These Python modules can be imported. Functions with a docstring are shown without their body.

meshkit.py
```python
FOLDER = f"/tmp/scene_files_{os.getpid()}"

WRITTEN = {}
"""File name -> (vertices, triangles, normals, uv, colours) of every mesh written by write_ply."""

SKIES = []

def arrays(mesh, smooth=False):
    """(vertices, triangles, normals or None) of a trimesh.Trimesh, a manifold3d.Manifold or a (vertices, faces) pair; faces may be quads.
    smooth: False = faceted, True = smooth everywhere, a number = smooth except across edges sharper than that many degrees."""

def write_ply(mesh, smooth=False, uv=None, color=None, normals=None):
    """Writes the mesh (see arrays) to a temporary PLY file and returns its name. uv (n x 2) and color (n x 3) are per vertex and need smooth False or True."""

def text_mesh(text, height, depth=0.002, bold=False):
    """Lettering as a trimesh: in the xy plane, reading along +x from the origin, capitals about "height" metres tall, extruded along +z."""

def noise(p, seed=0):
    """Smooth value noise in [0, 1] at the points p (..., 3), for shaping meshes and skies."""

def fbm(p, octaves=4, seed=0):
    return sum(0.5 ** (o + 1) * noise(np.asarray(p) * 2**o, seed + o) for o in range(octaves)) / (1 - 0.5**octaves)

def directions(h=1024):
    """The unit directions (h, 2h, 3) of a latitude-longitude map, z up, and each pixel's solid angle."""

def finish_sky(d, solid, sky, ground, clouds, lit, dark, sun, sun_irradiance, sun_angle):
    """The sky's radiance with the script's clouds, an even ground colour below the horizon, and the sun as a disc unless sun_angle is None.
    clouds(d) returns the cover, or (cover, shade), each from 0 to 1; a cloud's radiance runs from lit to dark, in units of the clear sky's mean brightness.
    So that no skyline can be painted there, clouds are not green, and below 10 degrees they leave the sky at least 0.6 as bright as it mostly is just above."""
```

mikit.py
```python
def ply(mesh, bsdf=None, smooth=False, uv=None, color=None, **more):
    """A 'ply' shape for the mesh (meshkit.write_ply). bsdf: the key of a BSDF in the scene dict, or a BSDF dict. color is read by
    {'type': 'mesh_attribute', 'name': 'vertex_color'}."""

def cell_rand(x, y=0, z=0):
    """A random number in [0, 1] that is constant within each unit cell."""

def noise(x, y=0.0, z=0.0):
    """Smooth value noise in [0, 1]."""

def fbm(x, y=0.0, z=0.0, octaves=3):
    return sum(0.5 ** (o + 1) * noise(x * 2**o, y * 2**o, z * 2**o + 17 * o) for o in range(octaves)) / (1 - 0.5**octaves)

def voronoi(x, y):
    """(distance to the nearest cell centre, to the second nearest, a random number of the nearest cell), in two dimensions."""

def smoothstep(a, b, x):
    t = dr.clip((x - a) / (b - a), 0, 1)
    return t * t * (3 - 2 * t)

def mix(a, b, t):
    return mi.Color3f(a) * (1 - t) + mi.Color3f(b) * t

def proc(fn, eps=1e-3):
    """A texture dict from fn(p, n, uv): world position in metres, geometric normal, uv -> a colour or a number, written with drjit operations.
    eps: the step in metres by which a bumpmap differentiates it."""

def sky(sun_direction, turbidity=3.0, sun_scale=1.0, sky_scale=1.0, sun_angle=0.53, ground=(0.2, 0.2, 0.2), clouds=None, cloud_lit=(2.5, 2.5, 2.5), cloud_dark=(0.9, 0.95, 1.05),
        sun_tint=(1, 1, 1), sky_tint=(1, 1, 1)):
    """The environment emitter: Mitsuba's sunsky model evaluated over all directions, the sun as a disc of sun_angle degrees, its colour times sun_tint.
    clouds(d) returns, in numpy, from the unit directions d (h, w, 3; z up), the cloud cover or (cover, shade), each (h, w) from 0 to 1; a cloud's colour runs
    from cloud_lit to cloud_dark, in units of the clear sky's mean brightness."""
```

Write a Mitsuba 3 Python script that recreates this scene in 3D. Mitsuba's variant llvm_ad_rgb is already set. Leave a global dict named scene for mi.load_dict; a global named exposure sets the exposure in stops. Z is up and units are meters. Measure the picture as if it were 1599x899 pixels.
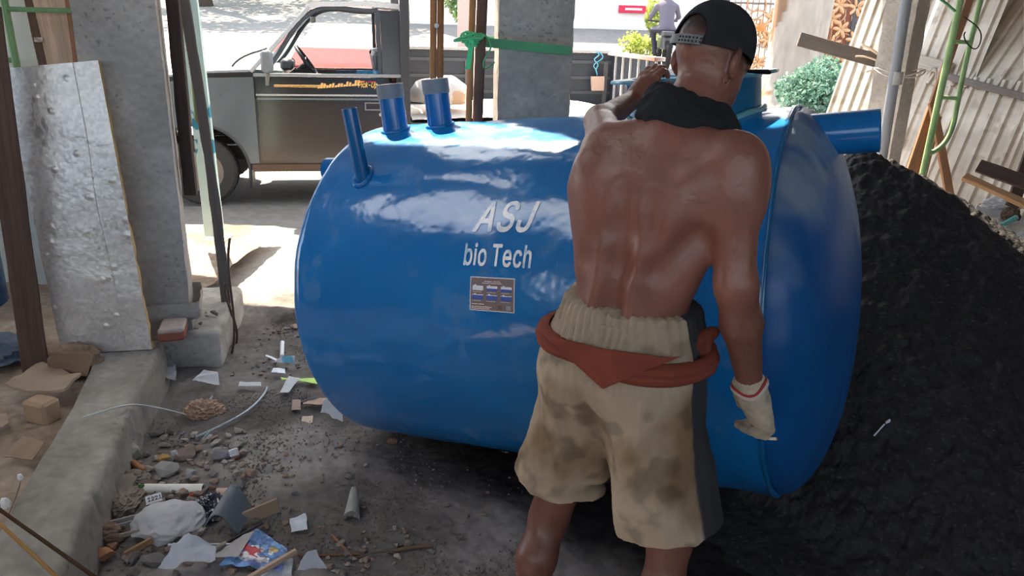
import math, random
import numpy as np, trimesh, shapely, manifold3d
import shapely.geometry as sg
import drjit as dr, mitsuba as mi
import mikit, meshkit
from mikit import proc, noise, fbm, voronoi, cell_rand, smoothstep, mix

rng = np.random.default_rng(7)
scene, labels = {}, {}

# ------------------------------------------------------------------ camera, sky, sun, exposure
F, CX, CY, EYE = 1200.0, 799.5, 449.5, np.array([0, 0, 1.7])
PITCH, ROLL = math.radians(18.84), math.radians(1.67)
_d = np.array([0, math.cos(PITCH), -math.sin(PITCH)])
_r0 = np.array([1.0, 0, 0]); _u0 = np.cross(_r0, _d)
RIGHT = math.cos(ROLL) * _r0 + math.sin(ROLL) * _u0
UP = math.cos(ROLL) * _u0 - math.sin(ROLL) * _r0
scene['camera'] = {'type': 'perspective', 'fov': 2 * math.degrees(math.atan(1599 / 2 / F)), 'fov_axis': 'x', 'near_clip': 0.05, 'far_clip': 500.0,
                   'to_world': mi.ScalarTransform4f().look_at(origin=EYE.tolist(), target=(EYE + _d).tolist(), up=UP.tolist())}
SUN = np.array([math.cos(math.radians(54)) * math.sin(math.radians(-28)), math.cos(math.radians(54)) * math.cos(math.radians(-28)), math.sin(math.radians(54))])


def haze(d):                       # bright broken cloud over the whole sky
    q = d / np.maximum(d[..., 2:] + .25, .05); n = meshkit.fbm(np.stack([q[..., 0] * 1.6, q[..., 1] * 1.6, 0 * q[..., 0]], -1), 5, 9)
    return np.clip((n - .36) * 4.5, 0, 1) * .9, np.clip((n - .55) * 3, 0, 1)


scene['sky'] = mikit.sky(SUN.tolist(), turbidity=4.0, sun_scale=1.0, sky_scale=1.0, ground=(0.30, 0.29, 0.27), sky_tint=(1.0, 0.95, 0.88), clouds=haze, cloud_lit=(2.35, 2.27, 2.15), cloud_dark=(1.5, 1.46, 1.42))
exposure = 3.95


# ------------------------------------------------------------------ helpers
def ray(px, py):
    return _d + RIGHT * ((px - CX) / F) - UP * ((py - CY) / F)


def onz(px, py, z=0.0):            # the point of height z that the photograph shows at a pixel
    v = ray(px, py); return EYE + v * ((z - EYE[2]) / v[2])


def ony(px, py, y):                # the point at depth y
    v = ray(px, py); return EYE + v * (y / v[1])


def onplane(px, py, p, n):
    v = ray(px, py); n = np.asarray(n, float)
    return EYE + v * (((np.asarray(p) - EYE) @ n) / (v @ n))


def unit(v):
    v = np.asarray(v, float); return v / np.linalg.norm(v)


def lin(r, g, b):                  # sRGB 0..255 -> linear
    c = np.array([r, g, b]) / 255.0
    return np.where(c < 0.04045, c / 12.92, ((c + 0.055) / 1.055) ** 2.4)


_count = {}


def key_of(name, parent=None):
    k = f'{parent}__{name}' if parent else name
    n = _count.get(k, 0); _count[k] = n + 1
    return k if n == 0 else f'{k}_{n:03d}'


def tag(key, label=None, cat=None, group=None, kind=None):
    d = labels.setdefault(key, {})
    for a, b in (('label', label), ('category', cat), ('group', group), ('kind', kind)):
        if b: d[a] = b
    return key


def thing(name, label, cat, group=None, kind=None):
    return tag(key_of(name), label, cat, group, kind)


def tm(m):
    if isinstance(m, (list,)): m = trimesh.util.concatenate([tm(x) for x in m])
    if hasattr(m, 'to_mesh'):
        q = m.to_mesh(); m = trimesh.Trimesh(q.vert_properties[:, :3], q.tri_verts, process=False)
    if isinstance(m, tuple):
        v, f = np.asarray(m[0], float), np.asarray(m[1], int)
        if f.shape[1] == 4: f = np.vstack([f[:, [0, 1, 2]], f[:, [0, 2, 3]]])
        m = trimesh.Trimesh(v, f, process=False)
    return m


def shape(mesh, bsdf, color=None, smooth=30, vary=0.0, uv=None, seed=0, freq=9.0):
    """A shape dict. With a colour (linear rgb, or a function of the vertices) it gets vertex colours."""
    m = tm(mesh)
    if color is None and uv is None:
        return mikit.ply(m, bsdf, smooth=smooth)
    if smooth not in (True, False) and uv is None:
        m = trimesh.graph.smooth_shade(m, angle=math.radians(smooth), facet_minarea=None); smooth = True
    c = None
    if color is not None:
        v = np.asarray(m.vertices)
        c = np.asarray(color(v) if callable(color) else np.broadcast_to(np.asarray(color, float), v.shape), float).copy()
        if vary:
            c *= 1 + vary * 2 * (meshkit.fbm(v * freq + 31.7 * seed, 3, seed)[:, None] - 0.5)
        c = np.clip(c, 0.002, 0.98)
    return mikit.ply(m, bsdf, smooth=smooth, uv=uv, color=c)


def put(name, mesh, bsdf='matte', color=None, parent=None, label=None, cat=None, group=None, kind=None, **more):
    k = key_of(name, parent)
    scene[k] = shape(mesh, bsdf, color, **more)
    tag(k, label, cat, group, kind)
    if not labels[k]: del labels[k]
    return k


def frame(x, y=None):              # 3x3 with columns x, y', z
    x = unit(x)
    y = np.array([0, 0, 1.0]) if y is None else np.asarray(y, float)
    if abs(unit(y) @ x) > 0.99: y = np.array([0, 1.0, 0])
    y = unit(y - x * (x @ y)); return np.stack([x, y, np.cross(x, y)], 1)


def place(m, R=None, t=(0, 0, 0)):
    m = tm(m).copy(); v = np.asarray(m.vertices)
    if R is not None: v = v @ np.asarray(R).T
    m.vertices = v + np.asarray(t); return m


def rbox(size, r=0.004):           # box with chamfered edges
    a = np.array(size) / 2.0; r = min(r, 0.45 * a.min()); P = []
    for s in np.array(np.meshgrid([-1, 1], [-1, 1], [-1, 1])).reshape(3, -1).T:
        for k in range(3):
            q = a - r; q[k] = a[k]; P.append(s * q)
    return trimesh.convex.convex_hull(np.array(P))


def box2(lo, hi, r=0.004):
    lo, hi = np.asarray(lo, float), np.asarray(hi, float)
    return place(rbox(hi - lo, r), None, (lo + hi) / 2)


def bar(p0, p1, w, t, side=None, r=0.003):
    """A board from p0 to p1; w its width along side, t its thickness."""
    p0, p1 = np.asarray(p0, float), np.asarray(p1, float)
    R = frame(p1 - p0, side if side is not None else [0, 0, 1])
    return place(rbox((np.linalg.norm(p1 - p0), w, t), r), R, (p0 + p1) / 2)


def long_board(p0, p1, w, t, side=None, n=24, bow=0.0, rough=0.002, seed=0, twist=0.0):
    """A board as a loft with slightly uneven edges; returns (mesh, uv), u along the length in metres."""
    p0, p1 = np.asarray(p0, float), np.asarray(p1, float); L = np.linalg.norm(p1 - p0)
    R = frame(p1 - p0, side if side is not None else [0, 0, 1])
    c = 0.12 * min(w, t)
    prof = np.array([[-w/2+c, -t/2], [w/2-c, -t/2], [w/2, -t/2+c], [w/2, t/2-c], [w/2-c, t/2], [-w/2+c, t/2], [-w/2, t/2-c], [-w/2, -t/2+c]])
    k = len(prof); V = []
    for i in range(n + 1):
        u = i / n
        a = twist * (u - .5); ca, sa = math.cos(a), math.sin(a)
        pr = prof @ np.array([[ca, sa], [-sa, ca]])
        q = np.stack([np.full(k, u * L), pr[:, 0] + bow * 4 * u * (1 - u), pr[:, 1]], 1)
        q[:, 1:] += rough * 2 * (meshkit.noise(np.stack([q[:, 0] * 9, q[:, 1] * 30 + seed * 7.1, q[:, 2] * 30], 1), seed)[:, None] - .5)
        V.append(q)
    V = np.vstack(V + [np.array([[0, 0, 0], [L, 0, 0]])]); Fc = []
    for i in range(n):
        for j in range(k):
            a, b = i * k + j, i * k + (j + 1) % k
            Fc += [[a, b, b + k], [a, b + k, a + k]]
    e0, e1 = len(V) - 2, len(V) - 1
    for j in range(k):
        Fc += [[e0, (j + 1) % k, j], [e1, n * k + j, n * k + (j + 1) % k]]
    m = trimesh.Trimesh(V @ R.T + p0, np.array(Fc)[:, ::-1], process=False)
    if m.volume < 0: m.invert()
    return m


def tube(points, radius, sides=12, caps=True, close=False):
    p = np.asarray(points, float); n = len(p)
    r = np.broadcast_to(np.asarray(radius, float), (n,))
    t = np.gradient(p, axis=0) if not close else np.roll(p, -1, 0) - np.roll(p, 1, 0)
    t /= np.linalg.norm(t, axis=1, keepdims=True) + 1e-12
    a = np.cross(t[0], [0, 0, 1.0] if abs(t[0][2]) < .9 else [1.0, 0, 0]); A = []
    for i in range(n):
        a = a - t[i] * (a @ t[i]); a = a / np.linalg.norm(a); A.append(a)
    A = np.array(A); B = np.cross(t, A); g = np.arange(sides) * 2 * np.pi / sides
    v = (p[:, None] + r[:, None, None] * (np.cos(g)[None, :, None] * A[:, None] + np.sin(g)[None, :, None] * B[:, None])).reshape(-1, 3)
    m = n if close else n - 1; f = []
    for i in range(m):
        i2 = (i + 1) % n
        for j in range(sides):
            j2 = (j + 1) % sides
            f += [[i*sides+j, i*sides+j2, i2*sides+j2], [i*sides+j, i2*sides+j2, i2*sides+j]]
    if caps and not close:
        v = np.vstack([v, p[0], p[-1]]); e = len(v)
        for j in range(sides):
            f += [[e-2, (j+1) % sides, j], [e-1, (n-1)*sides+j, (n-1)*sides+(j+1) % sides]]
    return trimesh.Trimesh(v, np.array(f), process=False)


def spline(pts, n=40):
    from scipy.interpolate import CubicSpline
    p = np.asarray(pts, float); s = np.r_[0, np.cumsum(np.linalg.norm(np.diff(p, axis=0), axis=1))]
    return CubicSpline(s, p)(np.linspace(0, s[-1], n))


def pipe(p0, p1, ro, ri=None, sides=40, lip=0.0):
    """A straight pipe open at both ends if ri is given (walls, both rims)."""
    p0, p1 = np.asarray(p0, float), np.asarray(p1, float); L = np.linalg.norm(p1 - p0); c = min(0.0015, .2 * ro)
    if ri is None: prof = [[0, 0], [ro - c, 0], [ro, c], [ro, L - c], [ro - c, L], [0, L]]
    else: prof = [[ri, 0], [ro - c, 0], [ro, c], [ro, L - c], [ro - c, L], [ri, L], [ri, 0]]
    m = trimesh.creation.revolve(np.array(prof), sections=sides)
    z = unit(p1 - p0); R = frame(z); R = np.stack([R[:, 1], R[:, 2], R[:, 0]], 1)
    m = place(m, R, p0); m.fix_normals(); return m


def stone(seed, size=(1, 1, 1), n=15, rough=.25):
    g = np.random.default_rng(seed); q = g.normal(size=(n, 3)); q /= np.linalg.norm(q, axis=1, keepdims=True)
    q *= g.uniform(1 - rough, 1, (n, 1)) * 0.5 * np.asarray(size)
    return trimesh.convex.convex_hull(q)


def grid(nu, nv):
    u, v = np.meshgrid(np.linspace(0, 1, nu), np.linspace(0, 1, nv), indexing='ij')
    i = np.arange(nu * nv).reshape(nu, nv)
    f = np.stack([i[:-1, :-1], i[1:, :-1], i[1:, 1:], i[:-1, 1:]], -1).reshape(-1, 4)
    return u.ravel(), v.ravel(), np.vstack([f[:, [0, 1, 2]], f[:, [0, 2, 3]]])


def solid_sheet(v, f, th):
    """A surface made th thick along its vertex normals, closed at its border."""
    m = trimesh.Trimesh(v, f, process=False); n = np.asarray(m.vertex_normals); N = len(v)
    b = trimesh.grouping.group_rows(np.sort(m.edges, axis=1), require_count=1); e = m.edges[b]
    side = np.vstack([np.c_[e[:, 1], e[:, 0], e[:, 0] + N], np.c_[e[:, 1], e[:, 0] + N, e[:, 1] + N]])
    return trimesh.Trimesh(np.vstack([v + n * th / 2, v - n * th / 2]), np.vstack([f, f[:, ::-1] + N, side]), process=False)


# signed distances on a grid, joined smoothly, meshed with surface nets
class Field:
    def __init__(self, lo, hi, h):
        self.lo, self.h = np.asarray(lo, float), h
        self.n = np.ceil((np.asarray(hi) - lo) / h).astype(int) + 1
        self.d = np.full(self.n, 0.08, np.float32)

    def _sub(self, lo, hi):
        a = np.clip(np.floor((np.asarray(lo) - self.lo) / self.h).astype(int), 0, self.n)
        b = np.clip(np.ceil((np.asarray(hi) - self.lo) / self.h).astype(int) + 1, 0, self.n)
        s = tuple(slice(i, j) for i, j in zip(a, b))
        ax = [self.lo[k] + self.h * np.arange(a[k], b[k]) for k in range(3)]
        return s, np.stack(np.meshgrid(*ax, indexing='ij'), -1)

    def add(self, fn, lo, hi, k=0.02, op='union'):
        s, p = self._sub(np.asarray(lo) - .06 - k, np.asarray(hi) + .06 + k)
        if p.size == 0: return
        q = fn(p).astype(np.float32); d = self.d[s]
        if op == 'union':
            hh = np.clip(k - np.abs(d - q), 0, None) / max(k, 1e-6); self.d[s] = np.minimum(d, q) - hh * hh * k * .25
        else:
            hh = np.clip(k - np.abs(d + q), 0, None) / max(k, 1e-6); self.d[s] = np.maximum(d, -q) + hh * hh * k * .25

    def cone(self, a, b, ra, rb, k=0.02, op='union'):
        a, b = np.asarray(a, float), np.asarray(b, float); ab = b - a; L2 = ab @ ab + 1e-12
        def fn(p):
            t = np.clip((p - a) @ ab / L2, 0, 1)
            return np.linalg.norm(p - a - t[..., None] * ab, axis=-1) - (ra + (rb - ra) * t)
        r = max(ra, rb); self.add(fn, np.minimum(a, b) - r, np.maximum(a, b) + r, k, op)

    def ball(self, c, r, R=None, k=0.02, op='union'):
        c = np.asarray(c, float); r = np.broadcast_to(np.asarray(r, float), (3,)); R = np.eye(3) if R is None else R
        def fn(p):
            q = (p - c) @ R; k0 = np.linalg.norm(q / r, axis=-1); k1 = np.linalg.norm(q / r ** 2, axis=-1)
            return k0 * (k0 - 1) / np.maximum(k1, 1e-6)
        e = np.abs(R) @ r; self.add(fn, c - e, c + e, k, op)

    def mesh(self, smooth=4):
        d = self.d; n = np.array(d.shape); ins = d < 0
        c = [d[i:n[0]-1+i, j:n[1]-1+j, k:n[2]-1+k] for i in (0, 1) for j in (0, 1) for k in (0, 1)]
        cnt = sum((x < 0).astype(np.int8) for x in c); act = (cnt > 0) & (cnt < 8)
        idx = np.full(act.shape, -1); cells = np.argwhere(act); idx[act] = np.arange(len(cells))
        vals = np.stack([x[act] for x in c], -1); corners = np.array([[i, j, k] for i in (0, 1) for j in (0, 1) for k in (0, 1)], float)
        acc = np.zeros((len(cells), 3)); w = np.zeros(len(cells))
        for a in range(8):
            for b in range(a + 1, 8):
                if np.abs(corners[a] - corners[b]).sum() == 1:
                    va, vb = vals[:, a], vals[:, b]; on = (va < 0) != (vb < 0)
                    t = np.where(on, va / np.where(on, va - vb, 1), 0)
                    acc += np.where(on[:, None], corners[a] + t[:, None] * (corners[b] - corners[a]), 0); w += on
        v = self.lo + self.h * (cells + acc / w[:, None]); F_ = []
        for ax in range(3):
            o = [k for k in range(3) if k != ax]
            sl0 = [slice(1, -1)] * 3; sl0[ax] = slice(0, -1); sl1 = [slice(1, -1)] * 3; sl1[ax] = slice(1, None)
            A, B = ins[tuple(sl0)], ins[tuple(sl1)]
            e = np.argwhere(A != B); s = A[A != B]
            e = e + np.array([0 if k == ax else 1 for k in range(3)])
            def at(d1, d2):
                q = e.copy(); q[:, o[0]] -= d1; q[:, o[1]] -= d2
                return idx[q[:, 0], q[:, 1], q[:, 2]]
            quad = np.stack([at(1, 1), at(0, 1), at(0, 0), at(1, 0)], 1)
            flip = s if ax != 1 else ~s
            quad = np.where(flip[:, None], quad, quad[:, ::-1]); F_.append(quad)
        q = np.vstack(F_); q = q[(q >= 0).all(1)]
        m = trimesh.Trimesh(v, np.vstack([q[:, [0, 1, 2]], q[:, [0, 2, 3]]]), process=False)
        if smooth:                 # each vertex stays near where the field put it
            v0 = v.copy(); trimesh.smoothing.filter_taubin(m, lamb=.5, nu=.52, iterations=smooth)
            dv = np.asarray(m.vertices) - v0; ln = np.linalg.norm(dv, axis=1, keepdims=True)
            m.vertices = v0 + dv * np.minimum(1, 1.2 * self.h / np.maximum(ln, 1e-9))
        return m


# ------------------------------------------------------------------ materials
def two(b): return {'type': 'twosided', 'bsdf': b}


VC = {'type': 'mesh_attribute', 'name': 'vertex_color'}
scene['matte'] = two({'type': 'diffuse', 'reflectance': VC})
scene['satin'] = two({'type': 'principled', 'base_color': VC, 'roughness': 0.45, 'specular': 0.4})
scene['gloss'] = two({'type': 'principled', 'base_color': VC, 'roughness': 0.18, 'specular': 0.5, 'clearcoat': 0.4, 'clearcoat_gloss': 0.9})
scene['metal'] = two({'type': 'principled', 'base_color': VC, 'roughness': 0.35, 'metallic': 0.8})
scene['film'] = {'type': 'principledthin', 'base_color': VC, 'roughness': 0.25, 'spec_trans': 0.15, 'diff_trans': 0.7, 'eta': 1.3}
scene['leafy'] = {'type': 'principledthin', 'base_color': VC, 'roughness': 0.5, 'spec_trans': 0.0, 'diff_trans': 0.7, 'eta': 1.4}
scene['pane'] = {'type': 'thindielectric', 'int_ior': 1.5}


def f_concrete(p, n, uv):
    a = fbm(p.x * 3.1, p.y * 3.1, p.z * 2.3, octaves=4); b = fbm(p.x * 41, p.y * 41, p.z * 41, octaves=2)
    spot = smoothstep(.72, .84, noise(p.x * 70, p.y * 70, p.z * 60)) * smoothstep(.5, .68, noise(p.x * 6, p.y * 6, p.z * 6 + 9))
    c = mix((.345, .32, .285), (.485, .455, .415), smoothstep(.3, .7, a))
    return c * (.82 + .36 * b) * (1 - .3 * spot)


def h_concrete(p, n, uv): return .004 * fbm(p.x * 26, p.y * 26, p.z * 26, octaves=3)


def f_kerb(p, n, uv): return f_concrete(p, n, uv) * mi.Color3f(.74, .73, .71)


scene['kerb_concrete'] = two({'type': 'bumpmap', 'arbitrary': proc(h_concrete), 'scale': 1.5, 'bsdf': {'type': 'diffuse', 'reflectance': proc(f_kerb)}})
scene['concrete'] = two({'type': 'bumpmap', 'arbitrary': proc(h_concrete), 'scale': 1.0, 'bsdf': {'type': 'diffuse', 'reflectance': proc(f_concrete)}})


def f_ground(p, n, uv):
    a = fbm(p.x * 2.2, p.y * 2.2, octaves=4); b = fbm(p.x * 38, p.y * 38, p.z * 30, octaves=3)
    dirt = mix((.165, .148, .138), (.28, .258, .245), smoothstep(.3, .7, a)) * (.7 + .6 * b)
    damp = smoothstep(.52, .66, fbm(p.x * 1.3 + 5, p.y * 1.3, octaves=3))
    dirt = dirt * (1 - .35 * damp)
    # spilled black sand around the heap; under the tank it also paints in shade
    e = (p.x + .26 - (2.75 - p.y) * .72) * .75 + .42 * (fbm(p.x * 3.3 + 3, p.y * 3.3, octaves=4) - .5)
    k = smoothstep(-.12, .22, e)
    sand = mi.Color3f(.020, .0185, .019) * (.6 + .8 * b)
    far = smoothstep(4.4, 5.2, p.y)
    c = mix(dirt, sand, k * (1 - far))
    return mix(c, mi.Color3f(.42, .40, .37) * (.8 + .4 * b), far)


def h_ground(p, n, uv): return .010 * fbm(p.x * 30, p.y * 30, octaves=4)


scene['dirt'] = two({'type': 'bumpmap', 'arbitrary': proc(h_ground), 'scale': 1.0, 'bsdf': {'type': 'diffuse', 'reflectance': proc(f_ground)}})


def f_sand(p, n, uv):
    b = fbm(p.x * 60, p.y * 60, p.z * 60, octaves=2); g = smoothstep(.80, .86, noise(p.x * 90, p.y * 90, p.z * 90))
    return mix((.014, .014, .016), (.032, .032, .036), b) + mi.Color3f(.025) * g


def h_sand(p, n, uv): return .016 * fbm(p.x * 34, p.y * 34, p.z * 34, octaves=4)


scene['black_sand'] = two({'type': 'bumpmap', 'arbitrary': proc(h_sand), 'scale': 1.0, 'bsdf': {'type': 'principled', 'base_color': proc(f_sand), 'roughness': .7, 'specular': .3}})


def f_wood(p, n, uv):              # wood grain along u; the whole part of v picks the tone
    t = dr.floor(uv.y); v = uv.y - t
    g = fbm(uv.x * 2.5, v * 24 + t * 7, t * 3.1, octaves=3); f = noise(uv.x * 9, v * 90, t)
    base = dr.select(t < .5, mi.Color3f(.10, .062, .045), dr.select(t < 1.5, mi.Color3f(.50, .36, .26), dr.select(t < 2.5, mi.Color3f(.055, .036, .032),
           dr.select(t < 3.5, mi.Color3f(.32, .19, .10), dr.select(t < 4.5, mi.Color3f(.34, .315, .28), dr.select(t < 5.5, mi.Color3f(.27, .135, .075), mi.Color3f(.15, .13, .12)))))))
    return base * (.62 + .55 * g + .25 * f)


scene['wood'] = two({'type': 'principled', 'base_color': proc(f_wood), 'roughness': .65, 'specular': .25})


def f_zinc(p, n, uv):
    a = fbm(p.x * 1.6, p.y * 1.6, p.z * 4, octaves=4); st = fbm(uv.x * 30, uv.y * 1.5, 3.0, octaves=3); s = smoothstep(.62, .75, fbm(p.x * 7, p.y * 7, p.z * 7, octaves=3))
    c = mix((.40, .345, .275), (.54, .49, .41), smoothstep(.3, .7, a)) * (.8 + .4 * st)
    return mix(c, (.24, .17, .12), .5 * s)


scene['zinc'] = two({'type': 'principled', 'base_color': proc(f_zinc), 'roughness': .42, 'metallic': .15, 'specular': .5})


def woodboard(name, p0, p1, w, t, tone, side=None, parent=None, label=None, cat=None, group=None, **kw):
    m = long_board(p0, p1, w, t, side, **kw)
    ax = unit(np.asarray(p1) - p0); q = np.asarray(m.vertices) - p0
    R = frame(ax, side if side is not None else [0, 0, 1])
    off = kw.get('seed', 0) * .37
    m = trimesh.graph.smooth_shade(m, angle=math.radians(30), facet_minarea=None); q = np.asarray(m.vertices) - p0
    yy, zz = q @ R[:, 1], q @ R[:, 2]
    v = np.clip(.5 + .4 * (yy / max(w, t) + zz / max(w, t)) , .02, .98)
    return put(name, m, 'wood', parent=parent, label=label, cat=cat, group=group, smooth=True, uv=np.c_[q @ ax + off, tone + v])


# ------------------------------------------------------------------ the tank's place (needed by the heap below it)
TA, TB = np.array([.8923, -.4359, .1179]), np.array([.4389, .8985, 0.0]); TA = unit(TA); TB = unit(TB - TA * (TA @ TB)); TK = np.cross(TA, TB)
TC, TR, TL1, TL2, TH1, TH2 = np.array([.2927, 2.8215, .741]), .6566, .8564, .7555, .19, .21
TROT = np.stack([TA, TB, TK], 1)


def tank_radius(s):
    s = np.asarray(s, float)
    q = np.where(s < -TL1, (-TL1 - s) / TH1, np.where(s > TL2, (s - TL2) / TH2, 0.0))
    return TR * np.sqrt(np.clip(1 - q ** 2, 0, 1))


def tank_hit(px, py):
    v = ray(px, py); o = EYE - TC; A = np.array([v @ TB, v @ TK]); B = np.array([o @ TB, o @ TK])
    a, b, c = A @ A, A @ B, B @ B - TR * TR; disc = b * b - a * c
    return EYE + v * ((-b - math.sqrt(max(disc, 0))) / a)


def tank_loc(p): return (np.asarray(p) - TC) @ TROT
def tank_pt(s, b, k): return TC + TROT @ np.array([s, b, k], float)


# ------------------------------------------------------------------ ground, road, floor, kerb
def ground_h(x, y):
    p = np.stack([x, y, 0 * x], -1)
    b = .045 * (meshkit.fbm(p * 1.7, 3, 2) - .5) + .028 * (meshkit.fbm(p * 7, 3, 3) - .5) + .012 * (meshkit.fbm(p * 24, 2, 4) - .5)
    rub = np.exp(-((x + 1.05) / .42) ** 2 - ((y - 2.45) / .55) ** 2)
    return b + .05 * rub * (.6 + meshkit.fbm(p * 9, 2, 5))


xs, ys, gf = grid(300, 300); gx, gy = -3.2 + 7.8 * xs, .6 + 5.6 * ys
gz = ground_h(gx, gy) * np.clip((6.2 - gy) / .5, 0, 1)
put('ground', (np.c_[gx, gy, gz], gf), 'dirt', smooth=True, kind='structure', label='trodden grey dirt floor of the work yard, blackened by spilled sand and painted tank shade')


def groundz(x, y): return float(ground_h(np.array([x]), np.array([y]))[0])


def road_z(y): return np.where(y > 9, .105 * (y - 9), 0.0) * 1.0


def f_road(p, n, uv):
    a = fbm(p.x * .7, p.y * .7, octaves=3); b = fbm(p.x * 14, p.y * 14, octaves=2)
    return mix((.22, .22, .215), (.29, .285, .28), a) * (.85 + .3 * b)


scene['pale_road'] = two({'type': 'diffuse', 'reflectance': proc(f_road)})
u, v, f = grid(60, 70); rx = -32 + 64 * u; ry = np.where(v < .3, 5.9 + (9 - 5.9) * v / .3, 9 + 56 * (v - .3) / .7)
put('road', (np.c_[rx, ry, road_z(ry) - .004 - .02 * (ry < 6.2)], f), 'pale_road', smooth=True, kind='structure', label='bright sunlit street rising behind the yard')
u, v, f = grid(2, 2)
put('yard_base', (np.c_[-32 + 64 * u, -12 + 18 * v, 0 * u - .06], f), 'matte', color=lin(120, 112, 104), kind='structure', label='dirt of the yard beyond the picture')

KZ = .20                                                     # kerb: a rough cast strip, left of it a sandy floor
kt = [onz(*q, KZ) for q in ((246, 547), (206, 618), (165, 718), (122, 815), (84, 905))]; kt.append(kt[-1] + unit(kt[-1] - kt[-2]) * 1.0)
kl = [onz(*q, KZ) for q in ((150, 560), (112, 640), (58, 728), (-4, 838), (-60, 905))]; kl.append(kl[-1] + unit(kl[-1] - kl[-2]) * 1.0)
kt.insert(0, kt[0] + np.array([-.05, .12, 0])); kl.insert(0, kl[0] + np.array([-.02, .12, 0]))
KT, KL = np.array(kt), np.array(kl)
rows = []
sT, sL = np.linspace(0, 1, 120), np.linspace(0, 1, 120)
def along(P, t):
    d = np.r_[0, np.cumsum(np.linalg.norm(np.diff(P, axis=0), axis=1))]; return np.stack([np.interp(t * d[-1], d, P[:, k]) for k in range(3)], 1)
A, B = along(KT, sT), along(KL, sL)
for q in np.linspace(0, 1, 14): rows.append(B * (1 - q) + A * q)
R1 = A + np.array([.012, .004, -.018]); R2 = A + np.array([.02, .008, -.11]); R3 = A + np.array([.035, .015, -.26])
rows = [B + np.array([0, 0, -.25])] + rows + [R1, R2, R3]
K = np.stack(rows, 0); nz = meshkit.fbm(K.reshape(-1, 3) * 22, 3, 8).reshape(K.shape[:2]) - .5
K[1:-1, :, 2] += .012 * nz[1:-1]; K[-5:-1, :, 0] += .03 * nz[-5:-1]
i = np.arange(K.shape[0] * K.shape[1]).reshape(K.shape[:2])
kf = np.stack([i[:-1, :-1], i[1:, :-1], i[1:, 1:], i[:-1, 1:]], -1).reshape(-1, 4)
put('trim_1', (K.reshape(-1, 3), kf), 'kerb_concrete', smooth=40, kind='structure', label='rough concrete kerb strip running towards the lower left corner')

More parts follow.
